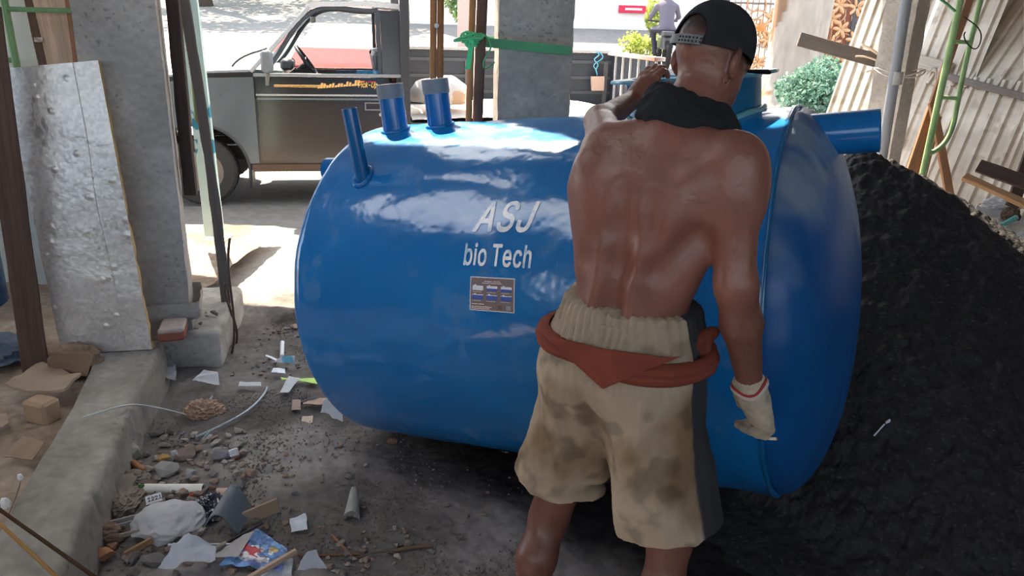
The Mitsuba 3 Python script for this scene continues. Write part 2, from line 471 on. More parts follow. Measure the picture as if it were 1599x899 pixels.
FZ = .14
u, v, f = grid(90, 120); lx = -4.6 + 3.6 * u; ly = .7 + 5.2 * v
edge = np.interp(ly, B[::-1, 1], B[::-1, 0]); lx = np.minimum(lx, edge + .06)
lp = np.c_[lx, ly, 0 * lx]; lz = FZ + .05 * (meshkit.fbm(lp * 3, 3, 11) - .5) + .02 * (meshkit.fbm(lp * 15, 2, 12) - .5)


def f_dusty(p, n, uv):
    a = fbm(p.x * 2.7, p.y * 2.7, octaves=4); b = fbm(p.x * 33, p.y * 33, octaves=2)
    return mix((.26, .20, .15), (.40, .33, .265), smoothstep(.3, .7, a)) * (.75 + .5 * b)


scene['dusty'] = two({'type': 'bumpmap', 'arbitrary': proc(h_ground), 'scale': .6, 'bsdf': {'type': 'diffuse', 'reflectance': proc(f_dusty)}})
put('floor_left', (np.c_[lx, ly, lz], f), 'dusty', smooth=True, kind='structure', label='sandy tan floor left of the concrete kerb')

# ------------------------------------------------------------------ columns
def column(name, lo, hi, rot, label, seed, parent=None, chips=.012, z0=0.0):
    a = (np.asarray(hi) - lo)[:2]; n, nz_ = 10, 60; P = []
    side = np.concatenate([np.c_[np.linspace(-.5, .5, n, endpoint=False), np.full(n, -.5)], np.c_[np.full(n, .5), np.linspace(-.5, .5, n, endpoint=False)],
                           np.c_[np.linspace(.5, -.5, n, endpoint=False), np.full(n, .5)], np.c_[np.full(n, -.5), np.linspace(.5, -.5, n, endpoint=False)]]) * a
    z = np.linspace(lo[2], hi[2], nz_); k = len(side)
    V = np.array([[*q, zz] for zz in z for q in side])
    corner = (np.abs(np.abs(V[:, 0]) - a[0] / 2) < 1e-6) & (np.abs(np.abs(V[:, 1]) - a[1] / 2) < 1e-6)
    nn = meshkit.fbm(V * 9 + seed * 5, 3, seed) - .5
    V[:, :2] *= (1 + .05 * nn)[:, None]
    V[corner, :2] *= (1 - chips * 6 * np.clip(meshkit.fbm(V[corner] * 14 + seed, 3, seed + 3) - .35, 0, 1))[:, None]
    f = []
    for i in range(nz_ - 1):
        for j in range(k):
            p, q = i * k + j, i * k + (j + 1) % k; f.append([p, q, q + k, p + k])
    m = tm((V, np.array(f))); c, s = math.cos(rot), math.sin(rot)
    m = place(m, np.array([[c, -s, 0], [s, c, 0], [0, 0, 1]]), ((lo[0] + hi[0]) / 2, (lo[1] + hi[1]) / 2, 0))
    return put(name, m, 'concrete', smooth=28, kind='structure', label=label, parent=parent)


ROOF = 3.05
cr = onz(300, 497, .25); cl = onz(182, 507, .25); cdir = unit(cr - cl); crot = math.atan2(cdir[1], cdir[0]); cw = np.linalg.norm(cr - cl)
cmid = (cr + cl) / 2 + .13 * np.array([-cdir[1], cdir[0], 0])
column('concrete_column', (cmid[0] - cw / 2, cmid[1] - .13, .0), (cmid[0] + cw / 2, cmid[1] + .13, ROOF), crot, 'wide grey concrete column behind the leaning foil board on the left', 1)
pa, pb = ony(772, 120, 4.35), ony(889, 120, 4.35); pw = pb[0] - pa[0]
prot = .10
column('concrete_column', (pa[0], 4.35, 0), (pb[0], 4.35 + .34, ROOF), prot, 'rough grey concrete pillar with green strapping behind the blue tank', 2, chips=.02)
ra, rb = ony(1387, 100, 6.7), ony(1441, 100, 6.7); rw = .26
column('concrete_column', ((ra[0] + rb[0]) / 2 - rw / 2, 6.72, 0), ((ra[0] + rb[0]) / 2 + rw / 2, 6.72 + rw, ROOF + .6), .75, 'slim concrete post with a grey conduit in front of the corrugated sheets', 3, chips=.02)

pl0, pl1 = onz(256, 577, 0), onz(347, 573, 0); pdir = unit(pl1 - pl0); pn = np.array([-pdir[1], pdir[0], 0])
g_ = Field((-2.1, 3.3, -.06), (-1.0, 4.9, .36), .014)
R_ = np.stack([pdir, pn, [0, 0, 1]], 1); Lp = np.linalg.norm(pl1 - pl0)
def boxsdf(c, half, R, r=.02):
    def fn(p):
        q = np.abs((p - c) @ R) - (np.asarray(half) - r); return np.linalg.norm(np.maximum(q, 0), axis=-1) + np.minimum(q.max(-1), 0) - r + .018 * (meshkit.fbm(p * 17, 3, 5) - .5)
    return fn
pc = (pl0 + pl1) / 2 - pdir * .12 + pn * .38 + np.array([0, 0, .085])
g_.add(boxsdf(pc, (Lp / 2 + .12, .38, .105), R_, .03), (-2.1, 3.3, -.1), (-1.0, 4.9, .4))
pc2 = cmid + np.array([0, 0, .13]); g_.add(boxsdf(pc2, (cw / 2 + .045, .17, .13), frame(cdir, [0, 0, 1])[:, [0, 2, 1]] * [1, -1, 1], .02), (-2.2, 3.3, -.1), (-1.0, 4.9, .4), k=.03)
put('column_footing', g_.mesh(1), 'concrete', smooth=40, kind='structure', label='crumbling concrete footing under the left column')

# ------------------------------------------------------------------ unseen roof over the yard, outline and gaps shaped to place sun and shade
def up_to_roof(p): return np.asarray(p) + SUN * ((ROOF - p[2]) / SUN[2])
gapA = [up_to_roof(tank_hit(*q))[:2] for q in ((566, 214), (590, 228), (622, 229), (738, 226), (800, 231), (872, 236))]
gapB = [up_to_roof(tank_hit(*q))[:2] for q in ((905, 222), (867, 206), (800, 197), (723, 189))]
far = np.array(gapB[-1]) + np.array([-.15, 1.2]); farl = np.array([gapA[0][0] - .25, far[1]])
gap1 = sg.Polygon([*gapA, *gapB, far, farl])
e1, e2 = up_to_roof(tank_hit(1196, 203))[:2], up_to_roof(tank_hit(1236, 196))[:2]
gap2 = sg.Polygon([e1, e2, e2 + [.03, .5], e1 + [-.04, .55]])
gap3 = sg.Polygon([(-3.3, 2.0), (-1.2, 1.2), (-1.05, 2.2), (-2.9, 3.0)])
gap4 = sg.Polygon([(-1.75, 3.2), (-1.2, 2.75), (-1.15, 3.25), (-1.6, 3.45)])
eave = sg.Polygon([(-6, -2.3), (5.1, -2.3), (5.1, 4.4), (6.5, 4.6), (6.5, 9.5), (2.75, 9.5), (1.9, 4.75), (-.9, 5.3), (-2.2, 6.35), (-6, 7.3)])  # roof outline drawn out on the right to shade the fence
roof = eave.difference(gap1).difference(gap2).difference(gap3).difference(gap4)
parts_ = [trimesh.creation.extrude_polygon(q, .04, engine='earcut') for q in getattr(roof, 'geoms', [roof])]
put('ceiling', place(parts_, None, (0, 0, ROOF)), 'matte', color=lin(112, 104, 96), smooth=False, kind='structure', label='sheet roof over the yard unseen, outline and gaps shaped to place sun and shade')

put('wall_back_added', box2((-6, -2.45, -.05), (4.9, -2.3, 1.6), .01), 'matte', color=lin(104, 98, 92), smooth=False, kind='structure', label='added unseen wall that blocks light from behind the viewer')  # added wall, darkens the light coming from behind the viewer
put('wall_left_added', box2((-5.3, -2.3, -.05), (-5.15, 2.6, ROOF), .01), 'matte', color=lin(104, 98, 92), smooth=False, kind='structure', label='added unseen wall that blocks light from left of the picture')  # added wall, darkens what the tank mirrors from the left
put('wall_side_added', box2((5.0, -2.3, -.05), (5.15, 4.4, ROOF), .01), 'matte', color=lin(104, 98, 92), smooth=False, kind='structure', label='added unseen wall that blocks light from right of the picture')  # added wall, blocks light from the right

# ------------------------------------------------------------------ fence of corrugated sheets on the right
WP0 = onz(1560, 335, .3); wa, wl, wl2 = math.radians(-15), math.radians(14.25), math.radians(29.5)
WH = np.array([math.sin(wa), math.cos(wa), 0]); WO = np.array([math.cos(wa), -math.sin(wa), 0])
WU = WO * math.sin(wl) + np.array([0, 0, math.cos(wl)]); WU2 = WO * math.sin(wl2) + np.array([0, 0, math.cos(wl2)])
WN = np.cross(WU, WH); WN2 = np.cross(WU2, WH)


def sheet(s0, s1, t0, t1, org, up, nrm, seed, lift=0.0, skew=0.0):
    pitch = .155; x = []
    q = s0
    while q < s1 - 1e-6:
        x += [q, q + .05, q + .062, q + .093, q + .105]; q += pitch
    x = np.array([w for w in x if w <= s1] + [s1]); hgt = []
    for w in x:
        m_ = (w - s0) % pitch
        hgt.append(.022 if .058 <= m_ <= .097 else 0.0)
    hgt = np.array(hgt); n = 26; t = np.linspace(t0, t1, n); P = []
    for tt in t:
        base = org + np.outer(x + skew * (tt - t0), WH) + up * tt
        base = base + np.outer(hgt + lift + .012 * (meshkit.noise(np.c_[x * 3, 0 * x + tt * 3, 0 * x + seed], seed) - .5), nrm)
        P.append(base)
    P = np.array(P); i = np.arange(P.shape[0] * P.shape[1]).reshape(P.shape[:2])
    f = np.stack([i[:-1, :-1], i[1:, :-1], i[1:, 1:], i[:-1, 1:]], -1).reshape(-1, 4)
    uv = np.stack(np.broadcast_arrays(x[None, :] + seed * 1.7, t[:, None]), -1).reshape(-1, 2)
    return solid_sheet(P.reshape(-1, 3), np.vstack([f[:, [0, 1, 2]], f[:, [0, 2, 3]]]), .002), np.vstack([uv, uv])


tag('wall_right', 'fence of leaning corrugated metal sheets on the right', None, None, 'structure')
wr0 = float((onplane(1599, 150, WP0, WN) - WP0) @ WU); wr1 = float((onplane(1480, 118, WP0, WN) - WP0) @ WU)
send = float((onplane(1298, 168, WP0, WN) - WP0) @ WH); WT = (wr0 + wr1) / 2
edges = [-2.45, -1.6, -.75, .1, .85]
for j in range(4):                 # lower tier, right of the stakes
    m, uv = sheet(edges[j], edges[j + 1] + .05, -.45, WT + .06, WP0, WU, WN, j, lift=.004 * (j % 2))
    put('corrugated_sheet', m, 'zinc', smooth=False, uv=uv, parent='wall_right')
for j, (a0, a1) in enumerate(((-2.4, -1.58), (-1.6, -.7), (-.72, .18), (.16, 1.36))):
    m, uv = sheet(a0, a1, -.05, 1.5, WP0 + WU * WT, WU2, WN2, 5 + j, lift=.006 * (j % 2), skew=-.01)
    put('corrugated_sheet', m, 'zinc', smooth=False, uv=uv, parent='wall_right')
for j, (a0, a1) in enumerate(((.82, 1.62), (1.6, send))):
    m, uv = sheet(a0, a1, -.45, 2.3, WP0, WU, WN, 9 + j, lift=.006 * j, skew=.03 * j)
    put('corrugated_sheet', m, 'zinc', smooth=False, uv=uv, parent='wall_right')
ra_, rb_ = onplane(1450, 110, WP0 - WN * -.03, WN), onplane(1640, 163, WP0 - WN * -.03, WN)
ra_, rb_ = ra_ + WN * .02, rb_ + WN * .02
woodboard('rail', onplane(1482, 120, WP0 + WN * .05, WN), onplane(1660, 168, WP0 + WN * .05, WN), .06, .04, 6, side=WU, parent='wall_right', seed=3, label='brown rusty rail')
woodboard('rail', onplane(1415, 90, WP0 + WN * .05, WN), onplane(1484, 108, WP0 + WN * .05, WN), .12, .03, 4, side=WU, parent='wall_right', seed=4, label='whitish rail')

# ------------------------------------------------------------------ heap of black sand
def heap_h(x, y):
    p = np.stack([x, y, 0 * x], -1); dx, dy = x - 1.62, y - 3.68
    r = np.sqrt(np.where(dx > 0, .52 * dx, 1.0 * dx) ** 2 + np.where(dy < 0, .70 * dy, 1.25 * dy) ** 2 + .006)
    h = 1.235 - r + .10 * (meshkit.fbm(p * 1.6, 3, 21) - .5) + .045 * (meshkit.fbm(p * 6, 3, 22) - .5) + .05 * (meshkit.fbm(p * 18, 3, 23) - .5) + .018 * (meshkit.fbm(p * 60, 2, 24) - .5)
    d = np.stack([x, y, 0 * x + TC[2]], -1) - TC; s = d @ unit([TA[0], TA[1], 0]); b = d @ TB
    rr = tank_radius(s) + .012; zl = TC[2] + s * .119 - np.sqrt(np.clip(rr ** 2 - b ** 2, 0, None))
    bed = .10 * np.exp(-((s - .75) / .5) ** 2 - (b / .35) ** 2)
    h = np.where(bed > .015, np.maximum(h, bed - .02), h)
    return np.where((np.abs(b) < rr) & (rr > .05), np.minimum(h, zl - .006), h)


u, v, f = grid(420, 420); hx, hy = .2 + 4.1 * u, 1.35 + 4.2 * v; hz = heap_h(hx, hy)
hz = np.where(hz < -.03, -.05, hz)
keep = (hz[f] > -.045).any(1); m = trimesh.Trimesh(np.c_[hx, hy, hz], f[keep], process=False); m.remove_unreferenced_vertices()
k_heap = put('black_sand_heap', m, 'black_sand', smooth=True, label='big heap of black sand piled against the right end of the blue tank', cat='sand', kind='stuff')


# ------------------------------------------------------------------ the blue septic tank
def f_blue(p, n, uv):
    a = fbm(uv.x * 3.0, uv.y * 5.0, 1.0, octaves=3); sc = fbm(uv.x * 60, uv.y * 7, 2.0, octaves=2)
    c = mix((.004, .135, .39), (.007, .175, .47), a)
    dust = smoothstep(.66, .80, fbm(uv.x * 11, uv.y * 9, 5.0, octaves=4))
    scr = smoothstep(.80, .84, sc) * smoothstep(.5, .7, fbm(uv.x * 2, uv.y * 2, 9.0))
    return mix(c, (.16, .29, .45), .25 * dust + .25 * scr)


def h_blue(p, n, uv): return .0017 * fbm(uv.x * 8, uv.y * 14, 0.0, octaves=3) + .0004 * noise(uv.x * 60, uv.y * 60)


scene['blue_gelcoat'] = two({'type': 'bumpmap', 'arbitrary': proc(h_blue, 4e-3), 'scale': 1.0, 'bsdf': {'type': 'principled', 'base_color': proc(f_blue), 'roughness': .15, 'specular': 1.0, 'clearcoat': 1.0, 'clearcoat_gloss': .97}})


def f_cap(p, n, uv):               # thin paint over pale laminate: uv = along / around in metres from the tank's top
    a = fbm(uv.x * 4 + 2, uv.y * 4, 3.0, octaves=4); b = fbm(uv.x * 14, uv.y * 5, 7.0, octaves=3)
    bare = smoothstep(.42, .72, a * .75 + b * .25 + .38 * smoothstep(.0, .6, uv.y) + .15 * smoothstep(-.1, .5, uv.x) - .25)
    return mix(mix((.006, .07, .22), (.008, .10, .30), b), (.30, .36, .38), .62 * bare)


scene['cap_laminate'] = two({'type': 'principled', 'base_color': proc(f_cap), 'roughness': .35, 'specular': .4})
BLUE, BLUED = np.array([.006, .15, .42]), np.array([.008, .12, .28])

tank = thing('septic_tank', 'large blue fibreglass septic tank lying on its side, white stencilled lettering', 'tank')
ns, na = 150, 260


def lathe(s, r, disp, seed):
    a = np.linspace(0, 2 * np.pi, na + 1); S_, A_ = np.meshgrid(s, a, indexing='ij'); Rr = np.broadcast_to(np.asarray(r)[:, None], S_.shape).copy()
    q = np.stack([S_ * 1.2, np.cos(A_) * 1.0, np.sin(A_) * 1.0], -1)
    Rr += disp * np.minimum(1, np.asarray(r)[:, None] / .3) * (meshkit.fbm(q * 2.6 + 3, 2, seed) + .35 * meshkit.fbm(q * 8, 2, seed + 1) - .675)
    P = np.stack([S_, np.sin(A_) * Rr, np.cos(A_) * Rr], -1)
    i = np.arange(S_.size).reshape(S_.shape); f = np.stack([i[:-1, :-1], i[:-1, 1:], i[1:, 1:], i[1:, :-1]], -1).reshape(-1, 4)
    return P.reshape(-1, 3) @ TROT.T + TC, np.vstack([f[:, [0, 1, 2]], f[:, [0, 2, 3]]]), np.stack([S_, A_ * TR], -1).reshape(-1, 2), P.reshape(-1, 3)


q = np.linspace(0, np.pi / 2, 40)
s_ = np.r_[-TL1 - TH1 * np.sin(q[::-1]), np.linspace(-TL1, TL2, ns)[1:], TL2 + .004]
r_ = np.r_[TR * np.cos(q[::-1]), np.full(ns - 1, TR), TR - .012]
v, f, uv, _ = lathe(s_, r_, .016, 31)
put('barrel', (v, f), 'blue_gelcoat', parent=tank, smooth=True, uv=uv)
q = np.linspace(0, np.pi / 2, 50)
v, f, uv, P = lathe(np.r_[TL2 - .02, TL2 + TH2 * np.sin(q)], np.r_[TR - .012, (TR - .009) * np.cos(q)], .03, 41)
put('end_cap', (v, f), 'cap_laminate', parent=tank, smooth=True, uv=np.c_[P[:, 1], P[:, 2]], label='dented right end cap with worn pale patches')
a = np.linspace(0, 2 * np.pi, 121)[:-1]     # flange lip where the end cap is bonded on
put('seam_lip', tube([tank_pt(TL2, (TR - .001 + .004 * meshkit.noise(np.array([[t * 4, 0, 0]]))[0]) * math.sin(t), (TR - .001) * math.cos(t)) for t in a], .006, 8, close=True), 'gloss', BLUED, tank, smooth=True)


def tank_surf(px, py): return tank_loc(tank_hit(px, py))


for (bx, by), h_, r in (((617, 196), .172, .049), ((687, 191), .172, .048)):       # two vents with grey caps
    b = tank_loc(ony(bx, by, 3.08 if bx < 650 else 3.04)); b[1] = max(min(b[1], -.02), -.12) if True else b[1]
    top = math.sqrt(TR ** 2 - b[1] ** 2); P0_ = tank_pt(b[0], b[1], top - .03); P1_ = tank_pt(b[0] - .004, b[1], top + h_)
    vp = put('vent_pipe', pipe(P0_, P1_, r), 'gloss', BLUE * .8, tank, smooth=40)
    put('pipe_cap', pipe(P1_ - unit(P1_ - P0_) * .052, P1_ + unit(P1_ - P0_) * .004, r + .0035), 'satin', lin(118, 124, 134), vp, smooth=40, label='grey plastic cap')
    put('weld_bead', tube([tank_pt(b[0] + (r + .004) * math.cos(t), b[1] + (r + .004) * math.sin(t), math.sqrt(TR ** 2 - (b[1] + (r + .004) * math.sin(t)) ** 2) + .002) for t in a], .007, 7, close=True), 'gloss', BLUE, vp, smooth=True)
b = tank_surf(567, 276); b1 = b + np.array([-.014, -.01, .245])
sp = put('slim_pipe', pipe(tank_pt(*(b - [0, 0, .03])), tank_pt(*b1), .027, .023), 'gloss', BLUE * .7, tank, smooth=40)
put('weld_bead', tube([tank_pt(b[0] + .032 * math.cos(t), b[1] + .036 * math.sin(t), b[2] + .03 * math.sin(t) * .9) for t in a], .010, 7, close=True), 'gloss', BLUE, sp, smooth=True)
# manhole neck with a flange
mc = np.array([.42, .0]); zt = .775
def ringpts(r, k): return [tank_pt(mc[0] + r * math.cos(t), mc[1] + r * math.sin(t), k) for t in a]
prof = np.array([[.205, -.20], [.221, -.20], [.221, .098], [.225, .106], [.272, .108], [.276, .113], [.272, .119], [.207, .119], [.205, .112], [.205, -.20]])
nk = trimesh.creation.revolve(prof + [[0, .6566]], sections=96); nk = place(nk, None, (mc[0], mc[1], 0)); nk = place(nk, TROT, TC); nk.fix_normals()
vz = (np.asarray(nk.vertices) - TC) @ TK
mh = put('manhole_neck', nk, 'gloss', lambda v: np.where((((v - TC) @ TK) > .757)[:, None], lin(104, 158, 178), BLUED * [1, .9, .75]), tank, smooth=35, vary=.2)  # flange top coloured lighter to paint in the sky reflection
put('weld_bead', tube([tank_pt(mc[0] + .229 * math.cos(t), mc[1] + .229 * math.sin(t), math.sqrt(TR ** 2 - (mc[1] + .229 * math.sin(t)) ** 2) + .003 * math.sin(9 * t)) for t in a], .011, 7, close=True), 'gloss', lin(96, 150, 160), mh, smooth=True)
put('outlet_pipe', pipe(tank_pt(.80, -.02, .565), tank_pt(1.00, -.02, .572), .066, .060), 'gloss', BLUE, tank, smooth=40, label='short thick outlet pipe of the right end')
put('inlet_pipe', pipe(tank_pt(-.92, -.16, .50), tank_pt(-1.06, -.16, .50), .05, .045), 'gloss', BLUE, tank, smooth=40, label='stub of inlet pipe on the left end')


# lettering, bent onto the barrel
def on_tank(m, s0, a0, lift=.0012):    # mesh x -> along the axis, y -> upwards around the barrel, z -> outwards
    v = np.asarray(m.vertices); s = s0 + v[:, 0]; al = a0 + v[:, 1] / TR
    q = np.stack([s * 1.2, np.cos(np.pi / 2 - al + 0 * s) * 0 + np.sin(-(np.pi / 2 - al)) * 0 + np.cos(al) * 0, 0 * s], -1)
    A_ = -(np.pi / 2 - al)                                         # the barrel's own angle: sin -> b, cos -> k
    d = .016 * (meshkit.fbm(np.stack([s * 1.2, np.cos(A_), np.sin(A_)], -1) * 2.6 + 3, 2, 31) + .35 * meshkit.fbm(np.stack([s * 1.2, np.cos(A_), np.sin(A_)], -1) * 8, 2, 32) - .675)
    r = TR + d + lift + v[:, 2]
    return trimesh.Trimesh(np.stack([s, np.sin(A_) * r, np.cos(A_) * r], 1) @ TROT.T + TC, m.faces, process=False)


def ang(px, py): s, b, k = tank_surf(px, py); return s, math.atan2(k, -b)


def f_sten(p, n, uv):
    w = smoothstep(.30, .55, fbm(p.x * 26, p.y * 26, p.z * 26, octaves=3)); return mix((.50, .66, .80), (.90, .92, .93), w)


scene['stencil_paint'] = two({'type': 'principled', 'base_color': proc(f_sten), 'roughness': .22, 'specular': .8})


def letters(text, pxl, pxr, py0, py1, shear, bold=True, gap=None, faded=()):
    sl, a0 = ang(pxl, py1); sr, _ = ang(pxr, py1); _, a1 = ang((pxl + pxr) / 2, py0); _, a0 = ang((pxl + pxr) / 2, py1)
    h = (a1 - a0) * TR; x = 0; Ms = []
    for ch in text:
        if ch == ' ': x += h * .30; continue
        m = meshkit.text_mesh(ch, h, .0012, bold); v = np.asarray(m.vertices); w = v[:, 0].max() - v[:, 0].min()
        m.vertices = v - [v[:, 0].min() - x, 0, 0]; x += w + h * .14; Ms.append((ch, m))
    tot = x - h * .14; sc = (sr - sl) / tot
    for ch, m in Ms:
        v = np.asarray(m.vertices).copy(); v[:, 0] = v[:, 0] * sc + shear * v[:, 1]; m.vertices = v
        m = m.subdivide_to_size(.012, max_iter=6) if hasattr(m, 'subdivide_to_size') else m
        put('letter', on_tank(m, sl, a0), 'stencil_paint', parent=tank, smooth=False, label=f'white stencilled letter {ch}')


letters('ASJ', 738, 826, 317, 361, .22)
letters('bio Tech', 723, 829, 382, 415, .02)

# printed sticker below the lettering
sl, a1 = ang(735, 431); sr, _ = ang(805, 436); _, a0 = ang(737, 484); sw, sh = sr - sl, (a1 - a0) * TR
def flat(x0, y0, x1, y1, z, th=.0004):
    m = trimesh.creation.box((x1 - x0, y1 - y0, th)); m = place(m, None, ((x0 + x1) / 2, (y0 + y1) / 2, z))
    return m.subdivide_to_size(.03, max_iter=5)
st = put('sticker', on_tank(flat(0, 0, sw, sh, .001), sl, a0), 'satin', lin(214, 216, 224), tank, smooth=False, label='small printed instruction sticker with white border')
W, H_ = sw, sh
put('print_field', on_tank(flat(.02 * W, .03 * H_, .98 * W, .97 * H_, .0016), sl, a0), 'satin', lin(128, 112, 112), st, smooth=False)
for j in range(2):
    for i_ in range(3):
        x0, y0 = (.06 + .32 * i_) * W, (.60 - .26 * j) * H_
        put('pictogram', on_tank([flat(x0, y0 + .05 * H_, x0 + .24 * W, y0 + .14 * H_, .0022), flat(x0 + .04 * W, y0 + .13 * H_, x0 + .08 * W, y0 + .17 * H_, .0022)] and tm([flat(x0, y0 + (.0 if i_ + j == 0 else .07) * H_, x0 + .24 * W, y0 + .14 * H_, .0022), flat(x0 + .04 * W, y0 + .13 * H_, x0 + .08 * W, y0 + .17 * H_, .0022)]), sl, a0), 'satin', lin(226, 228, 236), st, smooth=False)
        if i_ + j: put('pictogram_water', on_tank(flat(x0, y0 - .01 * H_, x0 + .24 * W, y0 + (.07 + .05 * (j > 0)) * H_, .0026), sl, a0), 'satin', lin(74, 96, 170), st, smooth=False)
        put('text_line', on_tank(flat(x0, y0 - .055 * H_, x0 + .2 * W, y0 - .035 * H_, .0022), sl, a0), 'satin', lin(196, 178, 176), st, smooth=False)
for x0, x1, y in ((.32, .50, .87), (.52, .68, .87), (.27, .44, .82), (.46, .72, .82), (.04, .17, .20), (.18, .33, .20), (.04, .5, .12), (.04, .45, .07)):
    put('text_line', on_tank(flat(x0 * W, (y - .012) * H_, x1 * W, (y + .014) * H_, .0022), sl, a0), 'satin', lin(212, 196, 190), st, smooth=False)
for x0, c in ((.63, lin(120, 92, 78)), (.82, lin(150, 156, 160))):
    put('small_picture', on_tank(flat(x0 * W, .07 * H_, (x0 + .1) * W, .2 * H_, .0022), sl, a0), 'satin', c, st, smooth=False)


# ------------------------------------------------------------------ the worker
YAW = math.radians(37); PF = np.array([math.sin(YAW), math.cos(YAW), 0]); PR = np.array([math.cos(YAW), -math.sin(YAW), 0]); PU = np.array([0, 0, 1.0])
person = thing('person', 'shirtless man in black cap, stained shorts and one white glove leaning on the tank', 'person')


def sect(tab):
    """tab rows: z, centre x, centre y, half-width along PR, half-depth along PF; returns a signed distance."""
    from scipy.interpolate import PchipInterpolator
    t = np.array(tab, float); I = PchipInterpolator(t[:, 0], t[:, 1:]); z0, z1 = t[0, 0], t[-1, 0]
    def fn(p):
        z = np.clip(p[..., 2], z0, z1); c = I(z); dx, dy = p[..., 0] - c[..., 0], p[..., 1] - c[..., 1]
        a = dx * PR[0] + dy * PR[1]; b = dx * PF[0] + dy * PF[1]
        k = (np.abs(a / c[..., 2]) ** 2.3 + np.abs(b / c[..., 3]) ** 2.3) ** (1 / 2.3)
        d = (k - 1) * np.minimum(c[..., 2], c[..., 3])
        return np.maximum(d, np.maximum(p[..., 2] - z1, z0 - p[..., 2]))
    return fn, I


def at3(px, py, y): return ony(px, py, y)


shR, elR, wrR = at3(1148, 252, 1.62), at3(1149, 445, 1.575), at3(1172, 606, 1.64)
shL, elL, wrL = at3(950, 232, 1.90), at3(938, 190, 2.16), at3(990, 154, 2.41)
nkb, hdc = at3(1072, 178, 1.80), at3(1110, 92, 1.86)
hpL, hpR = at3(925, 590, 1.82), at3(1015, 610, 1.70)
knL, knR = at3(858, 806, 1.86), at3(1046, 838, 1.62)
anL, anR = np.array([.055, 1.74, .09]), np.array([.405, 1.56, .09])
torso_tab = [(.86, *at3(972, 610, 1.76)[:2], .160, .118), (.95, *at3(974, 545, 1.755)[:2], .165, .120), (1.04, *at3(982, 490, 1.745)[:2], .146, .108),
             (1.12, *at3(992, 440, 1.74)[:2], .138, .100), (1.20, *at3(1003, 390, 1.74)[:2], .147, .104), (1.29, *at3(1010, 335, 1.745)[:2], .166, .116),
             (1.37, *at3(1020, 285, 1.755)[:2], .182, .122), (1.43, *at3(1033, 243, 1.77)[:2], .178, .108), (1.48, *at3(1048, 210, 1.785)[:2], .120, .080), (1.515, *at3(1062, 188, 1.80)[:2], .062, .06)]
tfn, TI = sect(torso_tab)


def back(z, a, d=0.0):             # a point on the skin of the back at height z, a metres right of the spine
    c = TI(z); b = -c[3] * max(1 - abs(a / c[2]) ** 2.3, 0) ** (1 / 2.3)
    return np.array([c[0], c[1], z]) + PR * a + PF * (b - d)


B_ = Field((-.12, 1.34, -.01), (.80, 2.68, 1.80), .0058)
B_.add(tfn, (-.05, 1.5, .86), (.70, 2.0, 1.52), k=.001)
# shoulders, back muscles, spine furrow
B_.cone(shR, shR + (elR - shR) * .35, .064, .054, .05); B_.cone(shR + (elR - shR) * .3, elR, .052, .040, .03)
B_.ball(shR + np.array([.012, 0, -.045]), (.058, .058, .080), k=.04)
B_.cone(elR, elR + (wrR - elR) * .35, .043, .045, .03); B_.cone(elR + (wrR - elR) * .35, wrR, .044, .028, .02)
B_.cone(shL, elL, .060, .042, .05); B_.cone(elL, wrL, .042, .027, .025)
for z0, z1, a0, a1, r0, r1 in ((1.50, 1.44, .0, -.13, .04, .05), (1.50, 1.44, .02, .14, .04, .05)):
    p0, p1 = back(1.47, a0, -.05), back(z1, a1, -.05); B_.cone(p0, p1, r0, r1, .05)
for sgn in (-1, 1):
    B_.cone(back(1.39, sgn * .13, -.03), back(1.24, sgn * .085, -.035), .042, .032, .04)          # shoulder blades
    B_.cone(back(1.33, sgn * .150, -.05), back(1.16, sgn * .105, -.05), .045, .04, .05)            # flanks
    B_.cone(back(1.22, sgn * .035, -.02), back(1.00, sgn * .038, -.02), .025, .028, .04)           # along the spine
for z0, z1 in ((1.36, 1.28), (1.28, 1.20), (1.20, 1.10), (1.10, 1.01)):
    B_.cone(back(z0, 0, .010), back(z1, 0, .008), .012, .012, .05, 'cut')
B_.cone(back(1.36, .058, .009), back(1.29, .062, .009), .008, .008, .04, 'cut')
B_.cone(back(1.20, .10, .02), back(1.28, .155, .025), .012, .014, .05, 'cut')
# neck and head
B_.cone(nkb, hdc + np.array([-.005, -.01, -.03]), .060, .056, .04)
HY = math.radians(54); HF = unit(np.array([math.sin(HY), math.cos(HY), -.38])); HR = unit(np.cross(HF, [0, 0, 1.0])); HU = np.cross(HR, HF); HM = np.stack([HR, HF, HU], 1)
def hp(x, y, z): return hdc + HM @ np.array([x, y, z], float)
B_.ball(hp(0, -.008, .025), (.074, .094, .088), HM, .03); B_.ball(hp(0, .035, -.045), (.058, .062, .068), HM, .04); B_.cone(hp(0, .078, -.085), hp(0, .07, -.08), .022, .025, .04)
B_.cone(hp(0, .098, .0), hp(0, .112, -.03), .010, .016, .02); B_.cone(hp(-.02, .092, -.062), hp(.02, .092, -.062), .010, .010, .012)
B_.cone(hp(-.035, .082, .018), hp(.035, .082, .018), .014, .014, .02)
for sgn in (-1, 1):
    B_.ball(hp(sgn * .032, .088, .0), .012, k=.004, op='cut'); B_.ball(hp(sgn * .031, .082, .0), .012, k=.003)
    E0 = hp(sgn * .074, -.004, -.012); Re = HM @ trimesh.transformations.rotation_matrix(sgn * .5, [0, 0, 1])[:3, :3]
    B_.ball(E0 + HM @ [sgn * .010, -.010, .004], (.010, .021, .034), Re, .008); B_.ball(E0 + HM @ [sgn * .020, .006, .006], (.009, .012, .020), Re, .008, 'cut')
    B_.ball(E0 + HM @ [sgn * .006, -.002, -.026], (.007, .010, .012), Re, .008)
